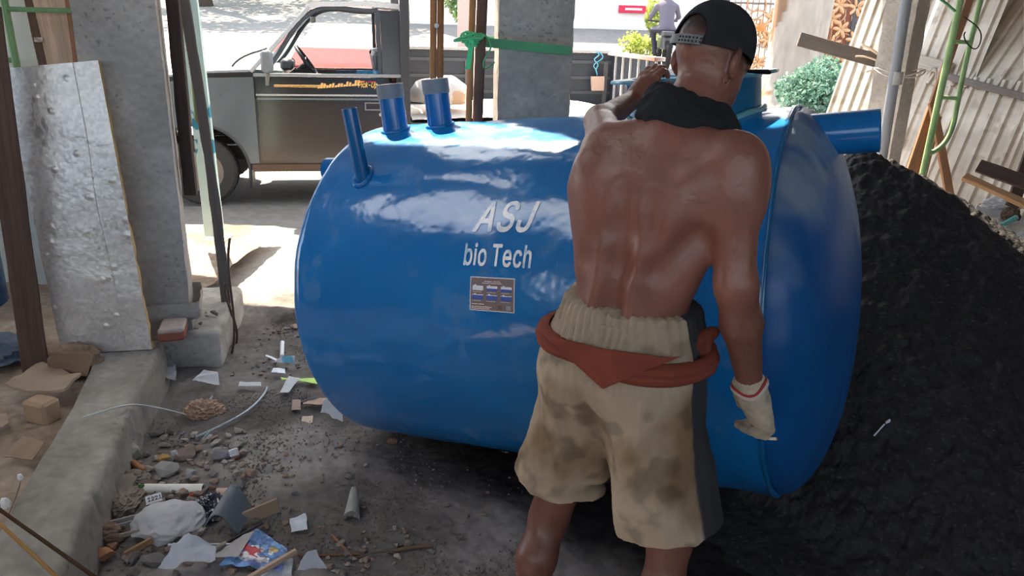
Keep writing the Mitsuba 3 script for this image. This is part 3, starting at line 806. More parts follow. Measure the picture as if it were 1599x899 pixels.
# legs
for hp_, kn, an in ((hpL, knL, anL), (hpR, knR, anR)):
    B_.cone(hp_, hp_ + (kn - hp_) * .5, .088, .074, .03); B_.cone(hp_ + (kn - hp_) * .5, kn, .072, .055, .03)
    cf = kn + (an - kn) * .32 + np.array([-.012, -.022, 0]); B_.cone(kn, cf, .050, .054, .03); B_.cone(cf, an, .052, .034, .03)
    ft = an + PF * .15 * 1.0 + np.array([0, 0, -.055]); B_.cone(an + np.array([-.02, -.03, -.055]), ft, .032, .030, .03); B_.ball(ft + PF * .02, (.045, .045, .022), k=.02)
# left hand resting on the flange: palm, four fingers, thumb
hd = unit(at3(1028, 112, 2.47) - wrL); hr = unit(np.cross(hd, [0, 0, 1.0])); hn = np.cross(hr, hd)
pal = wrL + hd * .055 + hn * .006
B_.ball(pal, (.042, .052, .020), np.stack([hr, hd, hn], 1), .02)
B_.cone(wrL, pal, .026, .024, .02)
for i, (o, ln) in enumerate(((-.030, .070), (-.010, .080), (.011, .076), (.031, .060))):
    k0 = wrL + hd * (.098 - .006 * abs(i - 1.4)) + hr * o + hn * .012
    k1 = k0 + hd * ln * .45 + hn * .002; k2 = k1 + hd * ln * .22 - hn * ln * .30; k3 = k2 - hn * ln * .28 - hd * .004
    B_.cone(pal + hr * o * .9, k0, .013, .0115, .008); B_.ball(k0 + hn * .003, .0122, k=.008); B_.cone(k0, k1, .0110, .0098, .004); B_.cone(k1, k2, .0098, .0090, .003); B_.cone(k2, k3, .0090, .0080, .003)
t0 = wrL + hd * .030 + hr * .034; t1 = t0 + hd * .030 + hr * .028 - hn * .004; t2 = t1 + hd * .034 - hn * .010
B_.cone(t0, t1, .015, .012, .01); B_.cone(t1, t2, .012, .0095, .005)
body = B_.mesh(5)
if body.volume < 0: body.invert()
body = max(body.split(only_watertight=False), key=lambda m: len(m.faces))


def skin(v):
    n1 = meshkit.fbm(v * 11, 3, 61)[:, None]; c = np.array([.215, .088, .062]) * (.82 + .36 * n1)
    q = (v - hdc) @ HM
    scalp = np.clip(((q[:, 2] - (-.020 - .10 * q[:, 1])) / .055), 0, 1) ** .8 * (q[:, 1] < .07) * (np.linalg.norm(q, axis=1) < .14)
    beard = .25 * np.clip((q[:, 1] - .03) / .03, 0, 1) * np.clip((-.04 - q[:, 2]) / .02, 0, 1)
    w = np.clip(.93 * scalp + beard, 0, 1)[:, None]
    dirt = .35 * np.clip((meshkit.fbm(v * 6 + 4, 3, 62)[:, None] - .55) * 6, 0, 1) * (v[:, 2:] < .45)
    return (c * (1 - w) + np.array([.02, .016, .015]) * w) * (1 - dirt * .5)


def f_skin_r(p, n, uv): return .30 + .24 * fbm(p.x * 30, p.y * 30, p.z * 30, octaves=2)


def h_skin(p, n, uv): return .0009 * fbm(p.x * 120, p.y * 120, p.z * 120, octaves=2)


scene['skin'] = two({'type': 'bumpmap', 'arbitrary': proc(h_skin), 'scale': 1.0, 'bsdf': {'type': 'principled', 'base_color': VC, 'roughness': proc(f_skin_r), 'specular': .5}})
put('body', body, 'skin', skin, person, smooth=True)


# cloth material: vertex colour with a woven relief
def h_cloth(p, n, uv): return .0006 * (dr.sin(p.x * 1900) * dr.sin(p.z * 2100) + noise(p.x * 260, p.y * 260, p.z * 260))


scene['cloth'] = two({'type': 'bumpmap', 'arbitrary': proc(h_cloth, 3e-4), 'scale': 1.0, 'bsdf': {'type': 'principled', 'base_color': VC, 'roughness': .9, 'specular': .1, 'sheen': .3}})

# shorts
S_ = Field((-.10, 1.40, .34), (.66, 2.14, 1.12), .0075)
def pad(tab, d): return [(r[0], r[1], r[2], r[3] + d, r[4] + d) for r in tab]
sfn, SI = sect(pad([r for r in torso_tab if r[0] < 1.05], .016) + [(1.075, *TI(1.075)[:2], TI(1.075)[2] + .014, TI(1.075)[3] + .014)])
cro = at3(936, 738, 1.78); mid = (hpL + hpR) / 2
ax0, ax1 = unit(knL - hpL), unit(knR - hpR); hemL = hpL + (knL - hpL) * .69; hemR = hpR + (knR - hpR) * .93
half = []
for hp_, kn, hem, ax, tl in ((hpL, knL, hemL, unit(ax0 * [.35, .35, 1]), .69), (hpR, knR, hemR, ax1, .93)):     # one leg of the shorts at a time, cut at its hem
    Q_ = Field((-.10, 1.40, .34), (.66, 2.14, 1.12), .0075); Q_.add(sfn, (-.1, 1.5, .86), (.7, 2.0, 1.08), k=.001); e = hp_ + (kn - hp_) * (tl + .1)
    Q_.cone(hp_ + np.array([0, 0, .10]), hp_, .118, .125, .05); Q_.cone(hp_, e, .125, .130, .05)
    Q_.ball(hp_ - PF * .055 + np.array([0, 0, .05]), (.085, .085, .10), k=.06)
    Q_.add(lambda p: (hem - p) @ ax, (-.2, 1.3, .3), (.8, 2.3, .72), .008, 'cut'); half.append(Q_.d)
hh = np.clip(.03 - np.abs(half[0] - half[1]), 0, None) / .03; S_.d = np.minimum(half[0], half[1]) - hh * hh * .03 * .25
S_.cone(cro + PF * .25 - np.array([0, 0, .03]), cro - PF * .25 - np.array([0, 0, .03]), .012, .012, .03, 'cut')
shorts = S_.mesh(3); shorts = max(shorts.split(only_watertight=False), key=lambda m: len(m.faces))
if shorts.volume < 0: shorts.invert()
v = np.asarray(shorts.vertices); n = np.asarray(shorts.vertex_normals)
la = (v - mid) @ PR; lz = v[:, 2]
fold = .5 - np.abs(meshkit.fbm(np.c_[v[:, 0] * 11 + v[:, 2] * 3, v[:, 1] * 11, v[:, 2] * 3.2 - v[:, 0] * 4], 2, 71) - .5) * 4
ruf = np.clip((lz - .84) / .18, 0, 1)
ang_ = np.arctan2((v - mid) @ PF, la)
dsp = .012 * fold + .0035 * ruf * np.sin(ang_ * 46 + 3 * meshkit.noise(v * 9)) + .004 * (meshkit.fbm(v * 30, 2, 72) - .5)
shorts.vertices = v + n * dsp[:, None]


def shorts_col(v):
    c = np.array([.43, .345, .25]) * (.85 + .3 * meshkit.fbm(v * 8, 3, 73))[:, None]
    h = v[:, 2]; st = np.clip((meshkit.fbm(v * np.array([7, 7, 4]) + 2, 4, 74) - .43) * 5, 0, 1) * np.clip((h - .47) / .10, 0, 1)
    c = c * (1 - .62 * st[:, None] * np.array([.75, .9, 1.05]))
    st2 = np.clip((meshkit.fbm(v * 16 + 8, 3, 75) - .56) * 8, 0, 1)
    c = c * (1 - .35 * st2[:, None])
    q = v - mid; a, b = q @ PR, q @ PF
    side = np.clip((np.arctan2(a, -b) - 1.30) / .03, 0, 1) * np.clip((2.25 - np.arctan2(a, -b)) / .03, 0, 1) * (a > 0)
    side = side * np.clip((h - hemR[2]) / .004 + 8, 0, 1)
    return c * (1 - side[:, None]) + np.array([.045, .047, .05]) * side[:, None]


sh = put('shorts', shorts, 'cloth', shorts_col, person, smooth=True, label='stained beige shorts with a dark side panel')


# elastic waistband
def ring_loft(z0, z1, d, nfold, amp, nn=420, thick=.006, rows=9, top_tilt=0.0):
    th = np.linspace(0, 2 * np.pi, nn, endpoint=False); V = []
    for i, q in enumerate(np.r_[np.linspace(0, 1, rows), np.linspace(1, 0, rows)]):
        inn = 0 if i < rows else thick
        z = z0 + (z1 - z0) * q; c = TI(z); w = np.sin(np.pi * np.clip(q, 0.02, .98)) ** .5
        a = c[2] + d - inn + amp * w * np.sin(nfold * th + 2.2 * meshkit.noise(np.c_[th * 6, 0 * th, 0 * th + q * 2])); b = c[3] + d - inn + amp * w * np.sin(nfold * th + 1)
        ca, sa = np.cos(th), np.sin(th); x = a * np.sign(ca) * np.abs(ca) ** (2 / 2.3); y = b * np.sign(sa) * np.abs(sa) ** (2 / 2.3)
        V.append(np.array([c[0], c[1], z]) + x[:, None] * PR + y[:, None] * PF)
    k = len(V); i = np.arange(k * nn).reshape(k, nn); f = []
    for r in range(k):
        r2 = (r + 1) % k; f.append(np.stack([i[r], np.roll(i[r], -1), np.roll(i[r2], -1), i[r2]], -1))
    m = tm((np.vstack(V), np.vstack(f)))
    if m.volume < 0: m.invert()
    return m


def band_col(v):
    q = v - mid; a, b = q @ PR, q @ PF; side = ((np.arctan2(a, -b) > 1.25) & (np.arctan2(a, -b) < 2.2))[:, None]
    return np.where(side, [.05, .052, .055], np.array([.40, .325, .235]) * (.8 + .4 * meshkit.fbm(v * 22, 2, 76))[:, None])


put('waistband', ring_loft(.985, 1.058, .024, 64, .0045), 'cloth', band_col, sh, smooth=True, label='gathered elastic waistband')
RED = np.array([.23, .062, .040])
def snug(fld, z0, z1, off, rows=12, nn=300, thick=.006, ripple=.0):     # a band of cloth lying on a body field all round
    from scipy.interpolate import RegularGridInterpolator
    I = RegularGridInterpolator([fld.lo[k] + fld.h * np.arange(fld.n[k]) for k in range(3)], fld.d, bounds_error=False, fill_value=.08)
    th, q = np.meshgrid(np.linspace(0, 2 * np.pi, nn + 1), np.linspace(0, 1, rows)); th, q = th.ravel(), q.ravel(); z = z0 + (z1 - z0) * q
    c = TI(z); D = -(np.cos(th)[:, None] * PR + np.sin(th)[:, None] * PF); P = np.stack([c[:, 0], c[:, 1], z], 1) - D * .30
    o = off + ripple * (np.sin(q * 15 + 4 * meshkit.noise(np.c_[np.cos(th) * 2, np.sin(th) * 2, q * 2])) - .3 * q) - .012 * (np.abs(2 * q - 1) ** 6)
    for _ in range(80): P += D * np.clip(I(P) - o, -.01, .03)[:, None] * .7
    i = np.arange(rows * (nn + 1)).reshape(rows, nn + 1); f = np.stack([i[:-1, :-1], i[:-1, 1:], i[1:, 1:], i[1:, :-1]], -1).reshape(-1, 4)
    return solid_sheet(P, np.vstack([f[:, [0, 1, 2]], f[:, [0, 2, 3]]]), thick)


sash = put('waist_cloth', snug(S_, .950, .994, .017, ripple=.004), 'cloth', lambda v: RED * (.8 + .4 * meshkit.fbm(v * 15, 3, 77))[:, None], person, smooth=True, label='rust red cloth tied around the waist')
# its pointed corner hanging behind, and the knot on the hip
def march(fld, px, py, off, y0=1.2):     # where the line of sight through a pixel meets a body field, kept off its surface
    from scipy.interpolate import RegularGridInterpolator
    I = RegularGridInterpolator([fld.lo[k] + fld.h * np.arange(fld.n[k]) for k in range(3)], fld.d, bounds_error=False, fill_value=.08)
    D = np.array([unit(ray(x, y)) for x, y in zip(px, py)]); t = np.full(len(D), 1.25)
    for _ in range(90): t += np.clip(I(EYE + D * t[:, None]) - off, -.01, .03) * .7
    return EYE + D * t[:, None]


u, w, f = grid(70, 30); px_ = 867 + 196 * u
lo_ = np.interp(px_, [867, 885, 942, 1010, 1045, 1063], [538, 556, 607, 577, 564, 556]); hi_ = np.interp(px_, [867, 942, 1040, 1063], [526, 544, 558, 556])
tri = march(S_, px_, hi_ + (lo_ - hi_) * w, .020)
tri += unit(-PF) * (.004 * (meshkit.fbm(tri * 14, 2, 78) - .5))[:, None]
m = solid_sheet(tri, f, .003)
put('cloth_corner', m, 'cloth', lambda v: RED * (.8 + .4 * meshkit.fbm(v * 15, 3, 77))[:, None], sash, smooth=True)
kc = at3(1086, 535, 1.66); K_ = Field(kc - .12, kc + .12, .004)
K_.cone(kc - PR * .02, kc + PR * .012, .024, .026, .01); K_.ball(kc + np.array([.022, -.005, .020]), (.034, .016, .022), frame([1, .1, .6]), .012); K_.cone(kc + np.array([.01, -.01, -.01]), kc + np.array([.0, -.015, -.05]), .018, .020, .015)
K_.cone(kc + np.array([.0, -.028, .03]), kc + np.array([.012, -.03, -.03]), .006, .006, .015, 'cut')
knot = K_.mesh(2); knot = knot if knot.volume > 0 else trimesh.Trimesh(knot.vertices, knot.faces[:, ::-1], process=False)
put('knot', knot, 'cloth', lambda v: RED * .85 * (.7 + .6 * meshkit.fbm(v * 40, 2, 79))[:, None], sash, smooth=True)

# scarf bunched round the neck
N_ = Field(nkb - [.17, .15, .12], nkb + [.17, .17, .14], .005)
th = np.linspace(0, 2 * np.pi, 25)
for (z, rx, ry, rr, tl) in ((-.012, .098, .084, .020, .0), (.008, .084, .079, .019, .0), (.024, .076, .072, .015, .0)):
    ring = [nkb + HR * 0 + PR * rx * math.cos(t) + PF * (ry * math.sin(t) + .012) + PU * (z - .020 * math.sin(t) - .014 * math.cos(t)) for t in th]
    for a_, b_ in zip(ring[:-1], ring[1:]): N_.cone(a_, b_, rr * (1 + .12 * math.sin(7 * a_[0] * 40)), rr, .014)
bk = nkb - PF * .084 + PU * -.004
N_.ball(bk + PR * -.005, (.080, .022, .024), np.stack([PR, PF, PU], 1), .03)
scarf = N_.mesh(3); scarf = scarf if scarf.volume > 0 else trimesh.Trimesh(scarf.vertices, scarf.faces[:, ::-1], process=False)
v = np.asarray(scarf.vertices); n = np.asarray(scarf.vertex_normals); tt = np.arctan2((v - nkb) @ PF, (v - nkb) @ PR)
scarf.vertices = v + n * (.010 * (.38 - np.abs(meshkit.fbm(np.c_[np.cos(tt) * 1.6, np.sin(tt) * 1.6, v[:, 2] * 34 + .9 * np.cos(tt * 2 + .6)], 2, 80) - .5) * 3))[:, None]
put('neck_scarf', scarf, 'cloth', lambda v: np.array([.022, .025, .029]) * (.7 + .6 * meshkit.fbm(v * 20, 2, 81))[:, None], person, smooth=True, label='dark grey cloth bunched around the neck')

# cap: crown with an arched opening at the back, strap, brim
u, w, f = grid(120, 70); ca_ = []; th = u * 2 * np.pi; ph = w * np.pi / 2
cx_, cy_, cz_ = np.sin(th) * np.cos(ph) ** .8, -np.cos(th) * np.cos(ph) ** .8, np.sin(ph) ** .92
crown = np.stack([cx_ * .086, cy_ * .104 - .004, .012 + cz_ * .108 - .018 * (1 - w) * (cy_ < 0) * np.abs(cy_)], 1)
seam = 1 - .012 * np.exp(-((((th / (np.pi / 3)) + .5) % 1 - .5) / .03) ** 2); crown[:, :2] *= seam[:, None]
fx = crown[f].mean(1); back_ = (np.abs(np.arctan2(fx[:, 0], -fx[:, 1])) < .46 * np.sqrt(np.clip(1 - ((fx[:, 2] - .012) / .052) ** 2, 0, 1))) & (fx[:, 1] < 0) & (fx[:, 2] < .064)
cm = solid_sheet(crown, f[~back_], .003); cm.vertices = np.asarray(cm.vertices) @ HM.T + hdc + HU * .006; cm.fix_normals()
capk = put('cap', cm, 'cloth', lambda v: np.array([.030, .034, .039]) * (.8 + .4 * meshkit.fbm(v * 30, 2, 83))[:, None], person, smooth=35, label='black snapback cap with the strap at the back')
al = np.linspace(-.52, .52, 30); sv, sf = [], []
for zz in (.000, .021): sv += [[.090 * math.sin(a_), -.108 * math.cos(a_) - .004, zz - .016 * math.cos(a_) + .012 * 0] for a_ in al]
i = np.arange(60).reshape(2, 30); sf = np.stack([i[0, :-1], i[0, 1:], i[1, 1:], i[1, :-1]], -1)
sm = solid_sheet(np.array(sv), np.vstack([sf[:, [0, 1, 2]], sf[:, [0, 2, 3]]]), .0035); sm.vertices = np.asarray(sm.vertices) @ HM.T + hdc + HU * .010
sk = put('strap', sm, 'satin', lin(104, 108, 110), capk, smooth=30, label='grey plastic snap strap')
dots = [place(trimesh.creation.icosphere(1, .0022), None, hdc + HU * .010 + HM @ np.array([.0925 * math.sin(a_), -.1105 * math.cos(a_) - .004, zz - .016 * math.cos(a_)])) for a_ in np.linspace(-.05, .5, 7) for zz in (.006, .014)]
put('snap', dots, 'satin', lin(40, 42, 46), sk, smooth=True)
u, w, f = grid(40, 16); a_ = (u - .5) * 2.05; rr = 1
br = np.stack([.086 * np.sin(a_) * (1 + .10 * w), .100 * np.cos(a_) * 1.0 + w * .085 * np.cos(a_ * .8), .006 + .022 * w - .020 * np.sin(a_) ** 2], 1)
bm = solid_sheet(br, f, .003); bm.vertices = np.asarray(bm.vertices) @ HM.T + hdc + HU * .006
put('brim', bm, 'cloth', np.array([.030, .022, .022]), capk, smooth=30)

# right hand in a knitted glove, cigarette between the fingers
G_ = Field(wrR - [.12, .12, .25], wrR + [.14, .14, .08], .0038)
gd = unit(at3(1197, 688, 1.69) - wrR); gr = unit(PR * .75 - PF * .55 - gd * ((PR * .75 - PF * .55) @ gd)); gn = np.cross(gd, gr)   # gr: across the hand, gn: palm side
GR = np.stack([gr, gd, gn], 1)
G_.cone(wrR - gd * .012, wrR + gd * .03, .039, .036, .02); G_.ball(wrR + gd * .072, (.047, .062, .030), GR, .025)
for i, (o, ln, cu) in enumerate(((-.032, .076, .8), (-.011, .084, 1.0), (.012, .080, 1.1), (.033, .066, 1.2))):
    k0 = wrR + gd * .118 + gr * o; d1 = unit(gd * math.cos(.5 * cu) - unit(PR) * math.sin(.5 * cu) * .8 + gn * .1 * 0); d2 = unit(gd * math.cos(1.1 * cu) - PR * math.sin(1.1 * cu)); d3 = unit(gd * math.cos(1.5 * cu) - PR * math.sin(1.5 * cu))
    k1 = k0 + d1 * ln * .45; k2 = k1 + d2 * ln * .32; k3 = k2 + d3 * ln * .26
    G_.cone(wrR + gd * .07 + gr * o * .9, k0, .016, .0135, .01); G_.cone(k0, k1, .0130, .0120, .005); G_.cone(k1, k2, .0120, .0112, .004); G_.cone(k2, k3, .0112, .0100, .004)
t0 = wrR + gd * .035 - gr * .03 - PF * .0; t1 = t0 + gd * .035 - gr * .022 - PR * .012; t2 = t1 + gd * .034 - PR * .004
G_.cone(wrR + gd * .02, t0, .022, .018, .015); G_.cone(t0, t1, .0165, .0135, .01); G_.cone(t1, t2, .0135, .0105, .006)
glove = G_.mesh(2); glove = glove if glove.volume > 0 else trimesh.Trimesh(glove.vertices, glove.faces[:, ::-1], process=False)
v = np.asarray(glove.vertices); n = np.asarray(glove.vertex_normals); q = (v - wrR) @ GR
glove.vertices = v + n * (.0012 * np.sin(q[:, 0] * 900) * np.clip((.06 - q[:, 1]) / .05, 0, 1))[:, None]
def glove_col(v):
    c = np.array([.50, .43, .335]) * (.8 + .4 * meshkit.fbm(v * 25, 2, 91))[:, None]; d = np.clip((meshkit.fbm(v * 24 + 5, 3, 92) - .5) * 5, 0, 1)[:, None]
    return c * (1 - .35 * d)
gk = put('glove', glove, 'cloth', glove_col, person, smooth=True, label='off-white knitted work glove')
cf_ = [wrR - gd * .012 + (gr * math.cos(t) * .040 + gn * math.sin(t) * .038) + gd * .006 * math.sin(3 * t) for t in np.linspace(0, 2 * np.pi, 60)[:-1]]
put('glove_cuff', tube(cf_, .0062, 8, close=True), 'cloth', np.array([.56, .50, .42]), gk, smooth=True)
put('glove_trim', tube([np.array(c) - gd * .008 for c in cf_], .0035, 7, close=True), 'cloth', np.array([.36, .05, .05]), gk, smooth=True, label='red cuff trim')
c0 = wrR + gd * .120 + gn * 0; c0 = at3(1192, 684, float(c0[1]) - .012); c1 = at3(1215, 685, float(c0[1]) - .012)
cig = thing('cigarette', 'thin white cigarette held between the gloved fingers', 'cigarette')
put('paper', tube([c0, c0 + (c1 - c0) * .9], .0040, 14), 'matte', lin(214, 206, 196), cig, smooth=30)
put('ash', tube([c0 + (c1 - c0) * .9, c1], .0038, 12), 'matte', lin(90, 86, 84), cig, smooth=30)


# ------------------------------------------------------------------ black pickup truck in the street
TP = onz(350, 321, 0.0); TPS = math.radians(12); QU = np.array([math.cos(TPS), math.sin(TPS), 0]); QV = np.array([-math.sin(TPS), math.cos(TPS), 0]); QM = np.stack([QU, QV, [0, 0, 1]], 1)
truck = thing('pickup_truck', 'dusty black pickup truck with its window open, parked in the sun behind the tank', 'pickup truck')
def loc(m): return place(m, QM, TP)
def tput(name, m, bsdf='gloss', color=None, parent=truck, **kw): return put(name, loc(m), bsdf, color, parent, **kw)
BLK = np.array([.014, .017, .021])
def dusty_black(v):
    q = v - TP; d = .75 * np.clip((.74 - q[:, 2]) / .40, 0, 1)[:, None] * (.5 + .7 * meshkit.fbm(v * 5, 3, 101)[:, None]); top = np.clip((q[:, 2] - 1.14) / .06, 0, 1)[:, None]
    return BLK * (1 - d) + np.array([.16, .125, .10]) * d * .9
SILV = lin(150, 158, 164)


def prism(poly, t0, t1):           # polygon in (s, z) extruded from t0 to t1
    m = trimesh.creation.extrude_polygon(poly if hasattr(poly, 'area') else sg.Polygon(poly), t1 - t0, engine='earcut'); v = np.asarray(m.vertices)
    m = trimesh.Trimesh(np.c_[v[:, 0], t0 + v[:, 2], v[:, 1]], m.faces, process=False); m.fix_normals(); return m


WCX, WR = -.17, .325
arch = sg.Point(WCX, WR).buffer(.43, 40)
low = sg.Polygon([(-1.0, .38), (.34, .34), (1.72, .34), (1.72, 1.0), (.36, 1.0), (.36, 1.235), (-.1, 1.215), (-.75, 1.13), (-.98, 1.04), (-1.03, .75)]).difference(arch)
tput('cab_body', prism(low, .012, 1.50), 'gloss', dusty_black, smooth=30)
tput('fender', prism(sg.Polygon([(-1.0, .42), (.355, .40), (.355, 1.19), (-.1, 1.175), (-.74, 1.09), (-.97, 1.0)]).buffer(-.008).buffer(.008).difference(arch), -.004, .014), 'gloss', lambda v: lin(96, 108, 116) * (.7 + .6 * meshkit.fbm(v * 3, 3, 102))[:, None], smooth=30, label='grey weathered front fender')
hd_ = [(-.98, 1.045), (-.72, 1.135), (-.1, 1.222), (.36, 1.245)]
tput('bonnet', prism(sg.LineString(hd_).buffer(.012), .03, 1.48), 'gloss', lin(178, 184, 190), smooth=30, label='bonnet painted pale to stand for sun glare')  # pale tone paints sun glare onto the bonnet of a black truck
tput('front_bumper', [place(rbox((.14, 1.55, .20), .03), None, (-1.06, .75, .48))], 'satin', lin(60, 62, 66))
a_ = np.linspace(-.25, np.pi + .35, 40)
tput('arch_lip', tube([(WCX + .435 * math.cos(t), -.004, WR + .435 * math.sin(t)) for t in a_], .013, 8), 'satin', lin(70, 74, 78), smooth=True)
dr_ = sg.Polygon([(.375, .42), (1.535, .405), (1.545, 1.20), (.375, 1.195)]).buffer(-.03).buffer(.03)
for t0, t1 in ((-.010, .026), (1.492, 1.522)):
    dk = tput('door', prism(dr_, t0, t1), 'gloss', dusty_black, smooth=30)
    if t0 > 0: continue
    tput('belt_moulding', prism([(.36, 1.196), (1.70, 1.205), (1.70, 1.232), (.36, 1.225)], -.018, .03), 'satin', lin(150, 156, 160), dk, smooth=30, label='pale window sill moulding')
    tput('side_moulding', prism([(.37, 1.026), (1.545, 1.030), (1.545, 1.046), (.37, 1.042)], -.020, .0), 'satin', lin(176, 180, 182), dk, smooth=30, label='pale side moulding strip')
    tput('crease', prism([(.38, .990), (1.54, .994), (1.54, 1.012), (.38, 1.008)], -.016, .0), 'gloss', lin(110, 116, 120), dk, smooth=30)
    hs = onplane(585, 166, TP, QV); hs = ((hs - TP) @ QU, (hs - TP)[2])
    fr = sg.box(hs[0] - .085, hs[1] - .030, hs[0] + .085, hs[1] + .030).buffer(.008)
    hk = tput('handle_bezel', prism(fr.difference(fr.buffer(-.014)), -.020, .0), 'satin', lin(120, 124, 128), dk, smooth=30)
    tput('handle', prism(sg.box(hs[0] - .068, hs[1] - .004, hs[0] + .068, hs[1] + .018).buffer(.004), -.026, .0), 'satin', lin(40, 42, 46), dk, smooth=30, label='black door handle')
    lk = trimesh.creation.cylinder(.017, .014, sections=20); lk = place(lk, np.array([[1, 0, 0], [0, 0, 1], [0, -1, 0]]), (hs[0] + .055, -.012, hs[1] - .075))
    tput('lock', lk, 'metal', lin(200, 200, 200), dk, smooth=30, label='round silver lock')
    # decal: long stripe running out into a jagged logo and the word Pick-Up
    DEC = lin(244, 196, 130)
    bars_ = [(.53, 1.118, 1.02, 1.128), (.53, 1.106, .98, 1.113)]
    g0 = np.random.default_rng(5)
    for i in range(15): x = .92 + .026 * i; h0 = .012 + .02 * g0.random(); bars_.append((x, 1.096 + .0022 * i, x + .021, 1.116 + .0022 * i + h0 * (i % 3 > 0)))
    tput('decal_stripe', [prism([(x0, z0), (x1, z0), (x1 + .010, z1), (x0 + .010, z1)], -.0122, -.010) for x0, z0, x1, z1 in bars_], 'matte', DEC, dk, smooth=False, label='orange decal stripe ending in a jagged emblem')
    tput('decal_bar', [prism([(x, 1.158), (x + .03, 1.158), (x + .034, 1.170), (x + .004, 1.170)], -.0122, -.010) for x in (1.30, 1.325)], 'matte', lin(230, 120, 70), dk, smooth=False)
    tput('decal_bar', [prism([(x, 1.158), (x + .016, 1.158), (x + .018, 1.168), (x + .002, 1.168)], -.0122, -.010) for x in (1.385, 1.405, 1.425, 1.445)], 'matte', lin(214, 70, 70), dk, smooth=False)
    tx = meshkit.text_mesh('Pick-Up', .050, .003, True); tv = np.asarray(tx.vertices); k_ = .175 / (tv[:, 0].max() - tv[:, 0].min())
    tx = trimesh.Trimesh(np.c_[1.290 + tv[:, 0] * k_ + .22 * tv[:, 1], -.0105 - tv[:, 2], 1.112 + tv[:, 1]], tx.faces, process=False)
    tput('decal_text', tx, 'matte', lin(248, 200, 110), dk, smooth=False, label='yellow italic lettering Pick-Up')
# greenhouse
DK = lin(70, 76, 82)
for t in (.03, 1.47):
    tput('window_frame', [tube(spline([(.42, t, 1.215), (.66, t + .02 * (t < 1) - .02 * (t > 1), 1.50), (.86, t + .05 * (t < 1) - .05 * (t > 1), 1.735), (.95, t + .06 * (t < 1) - .06 * (t > 1), 1.785), (1.25, t + .06 * (t < 1) - .06 * (t > 1), 1.80), (1.50, t + .06 * (t < 1) - .06 * (t > 1), 1.80)], 40), .020, 8), bar((1.505, t, 1.21), (1.495, t + .06 * (t < 1) - .06 * (t > 1), 1.80), .035, .03, [1, 0, 0])], 'satin', lin(66, 72, 80), smooth=40)
    s_g = 1 if t < 1 else -1
    Q = [(1.525, t), (1.70, t), (1.70, t + .06 * s_g), (1.52, t + .06 * s_g)]
    qv = [np.array([1.525, t - .015 * s_g, 1.22]), np.array([1.705, t - .015 * s_g, 1.22]), np.array([1.69, t + .05 * s_g, 1.80]), np.array([1.515, t + .05 * s_g, 1.80])]
    hull = trimesh.convex.convex_hull(np.array(qv + [p + np.array([0, .03 * s_g, 0]) for p in qv]))
    tput('rear_quarter', hull, 'gloss', DK * .8, smooth=20)
    tput('a_pillar', bar((.335, t + .015 * s_g, 1.235), (.885, t + .075 * s_g, 1.81), .075, .035, [1, 0, 1]), 'gloss', lin(176, 182, 186), smooth=20, label='pale windscreen pillar')
    tput('door_glass', prism([(.50, 1.215), (1.485, 1.215), (1.485, 1.265), (.66, 1.262), (.57, 1.245)], t + .012, t + .016), 'pane', None, smooth=False)
tput('roof', prism(sg.LineString([(.87, 1.815), (1.0, 1.838), (1.35, 1.85), (1.70, 1.838)]).buffer(.022), .07, 1.43), 'gloss', lin(205, 208, 210), smooth=30, label='cab roof painted near white to stand for sun glare')  # near-white tone paints sun glare onto the cab roof
tput('windscreen', [trimesh.convex.convex_hull(np.array([(.345, .06, 1.245), (.345, 1.44, 1.245), (.875, 1.38, 1.80), (.875, .12, 1.80), (.350, .06, 1.247), (.350, 1.44, 1.247), (.880, 1.38, 1.802), (.880, .12, 1.802)]))], 'pane', None, smooth=False)
tput('cab_back', [prism([(1.66, 1.0), (1.71, 1.0), (1.70, 1.28), (1.65, 1.28)], .04, 1.46), prism([(1.65, 1.7), (1.70, 1.7), (1.70, 1.80), (1.65, 1.80)], .08, 1.42), prism([(1.65, 1.28), (1.70, 1.28), (1.70, 1.7), (1.65, 1.7)], .08, .25), prism([(1.65, 1.28), (1.70, 1.28), (1.70, 1.7), (1.65, 1.7)], 1.25, 1.42)], 'gloss', DK * .6, smooth=20)
tput('rear_glass', prism([(1.672, 1.28), (1.676, 1.28), (1.676, 1.7), (1.672, 1.7)], .25, 1.25), 'pane', None, smooth=False)
tput('dashboard', prism(sg.Polygon([(.36, .95), (.62, .95), (.66, 1.10), (.60, 1.235), (.36, 1.24)]).buffer(.012), .05, 1.45), 'satin', lin(96, 116, 112), smooth=30)
tput('seat', [place(rbox((.50, 1.3, .16), .05), None, (1.20, .75, 1.02)), place(rbox((.14, 1.3, .42), .05), frame([1, 0, .18], [0, 1, 0]), (1.54, .75, 1.22))], 'satin', lin(54, 60, 68), smooth=40)
a_ = np.linspace(0, 2 * np.pi, 49)[:-1]; wc = np.array([.83, .42, 1.30]); we = frame([.82, 0, .57], [0, 1, 0])
stw = tput('steering_wheel', tube([wc + we[:, 1] * .185 * math.cos(t) + we[:, 2] * .185 * math.sin(t) for t in a_], .017, 9, close=True), 'satin', lin(30, 32, 38), smooth=True)
tput('spoke', [bar(wc - we[:, 0] * .03, wc + we[:, 1] * .18 * math.cos(t) + we[:, 2] * .18 * math.sin(t), .03, .015) for t in (.3, 2.8, 4.7)] + [tube([wc - we[:, 0] * .03, wc - we[:, 0] * .3], .03, 10)], 'satin', lin(44, 46, 50), stw, smooth=30)
tput('instrument_pod', [place(rbox((.12, .34, .10), .03), None, (.64, .42, 1.29))], 'satin', lin(70, 74, 80), smooth=40)
tput('rear_view_mirror', [place(rbox((.05, .20, .055), .015), None, (.89, .62, 1.70))], 'satin', lin(120, 122, 124), smooth=40)
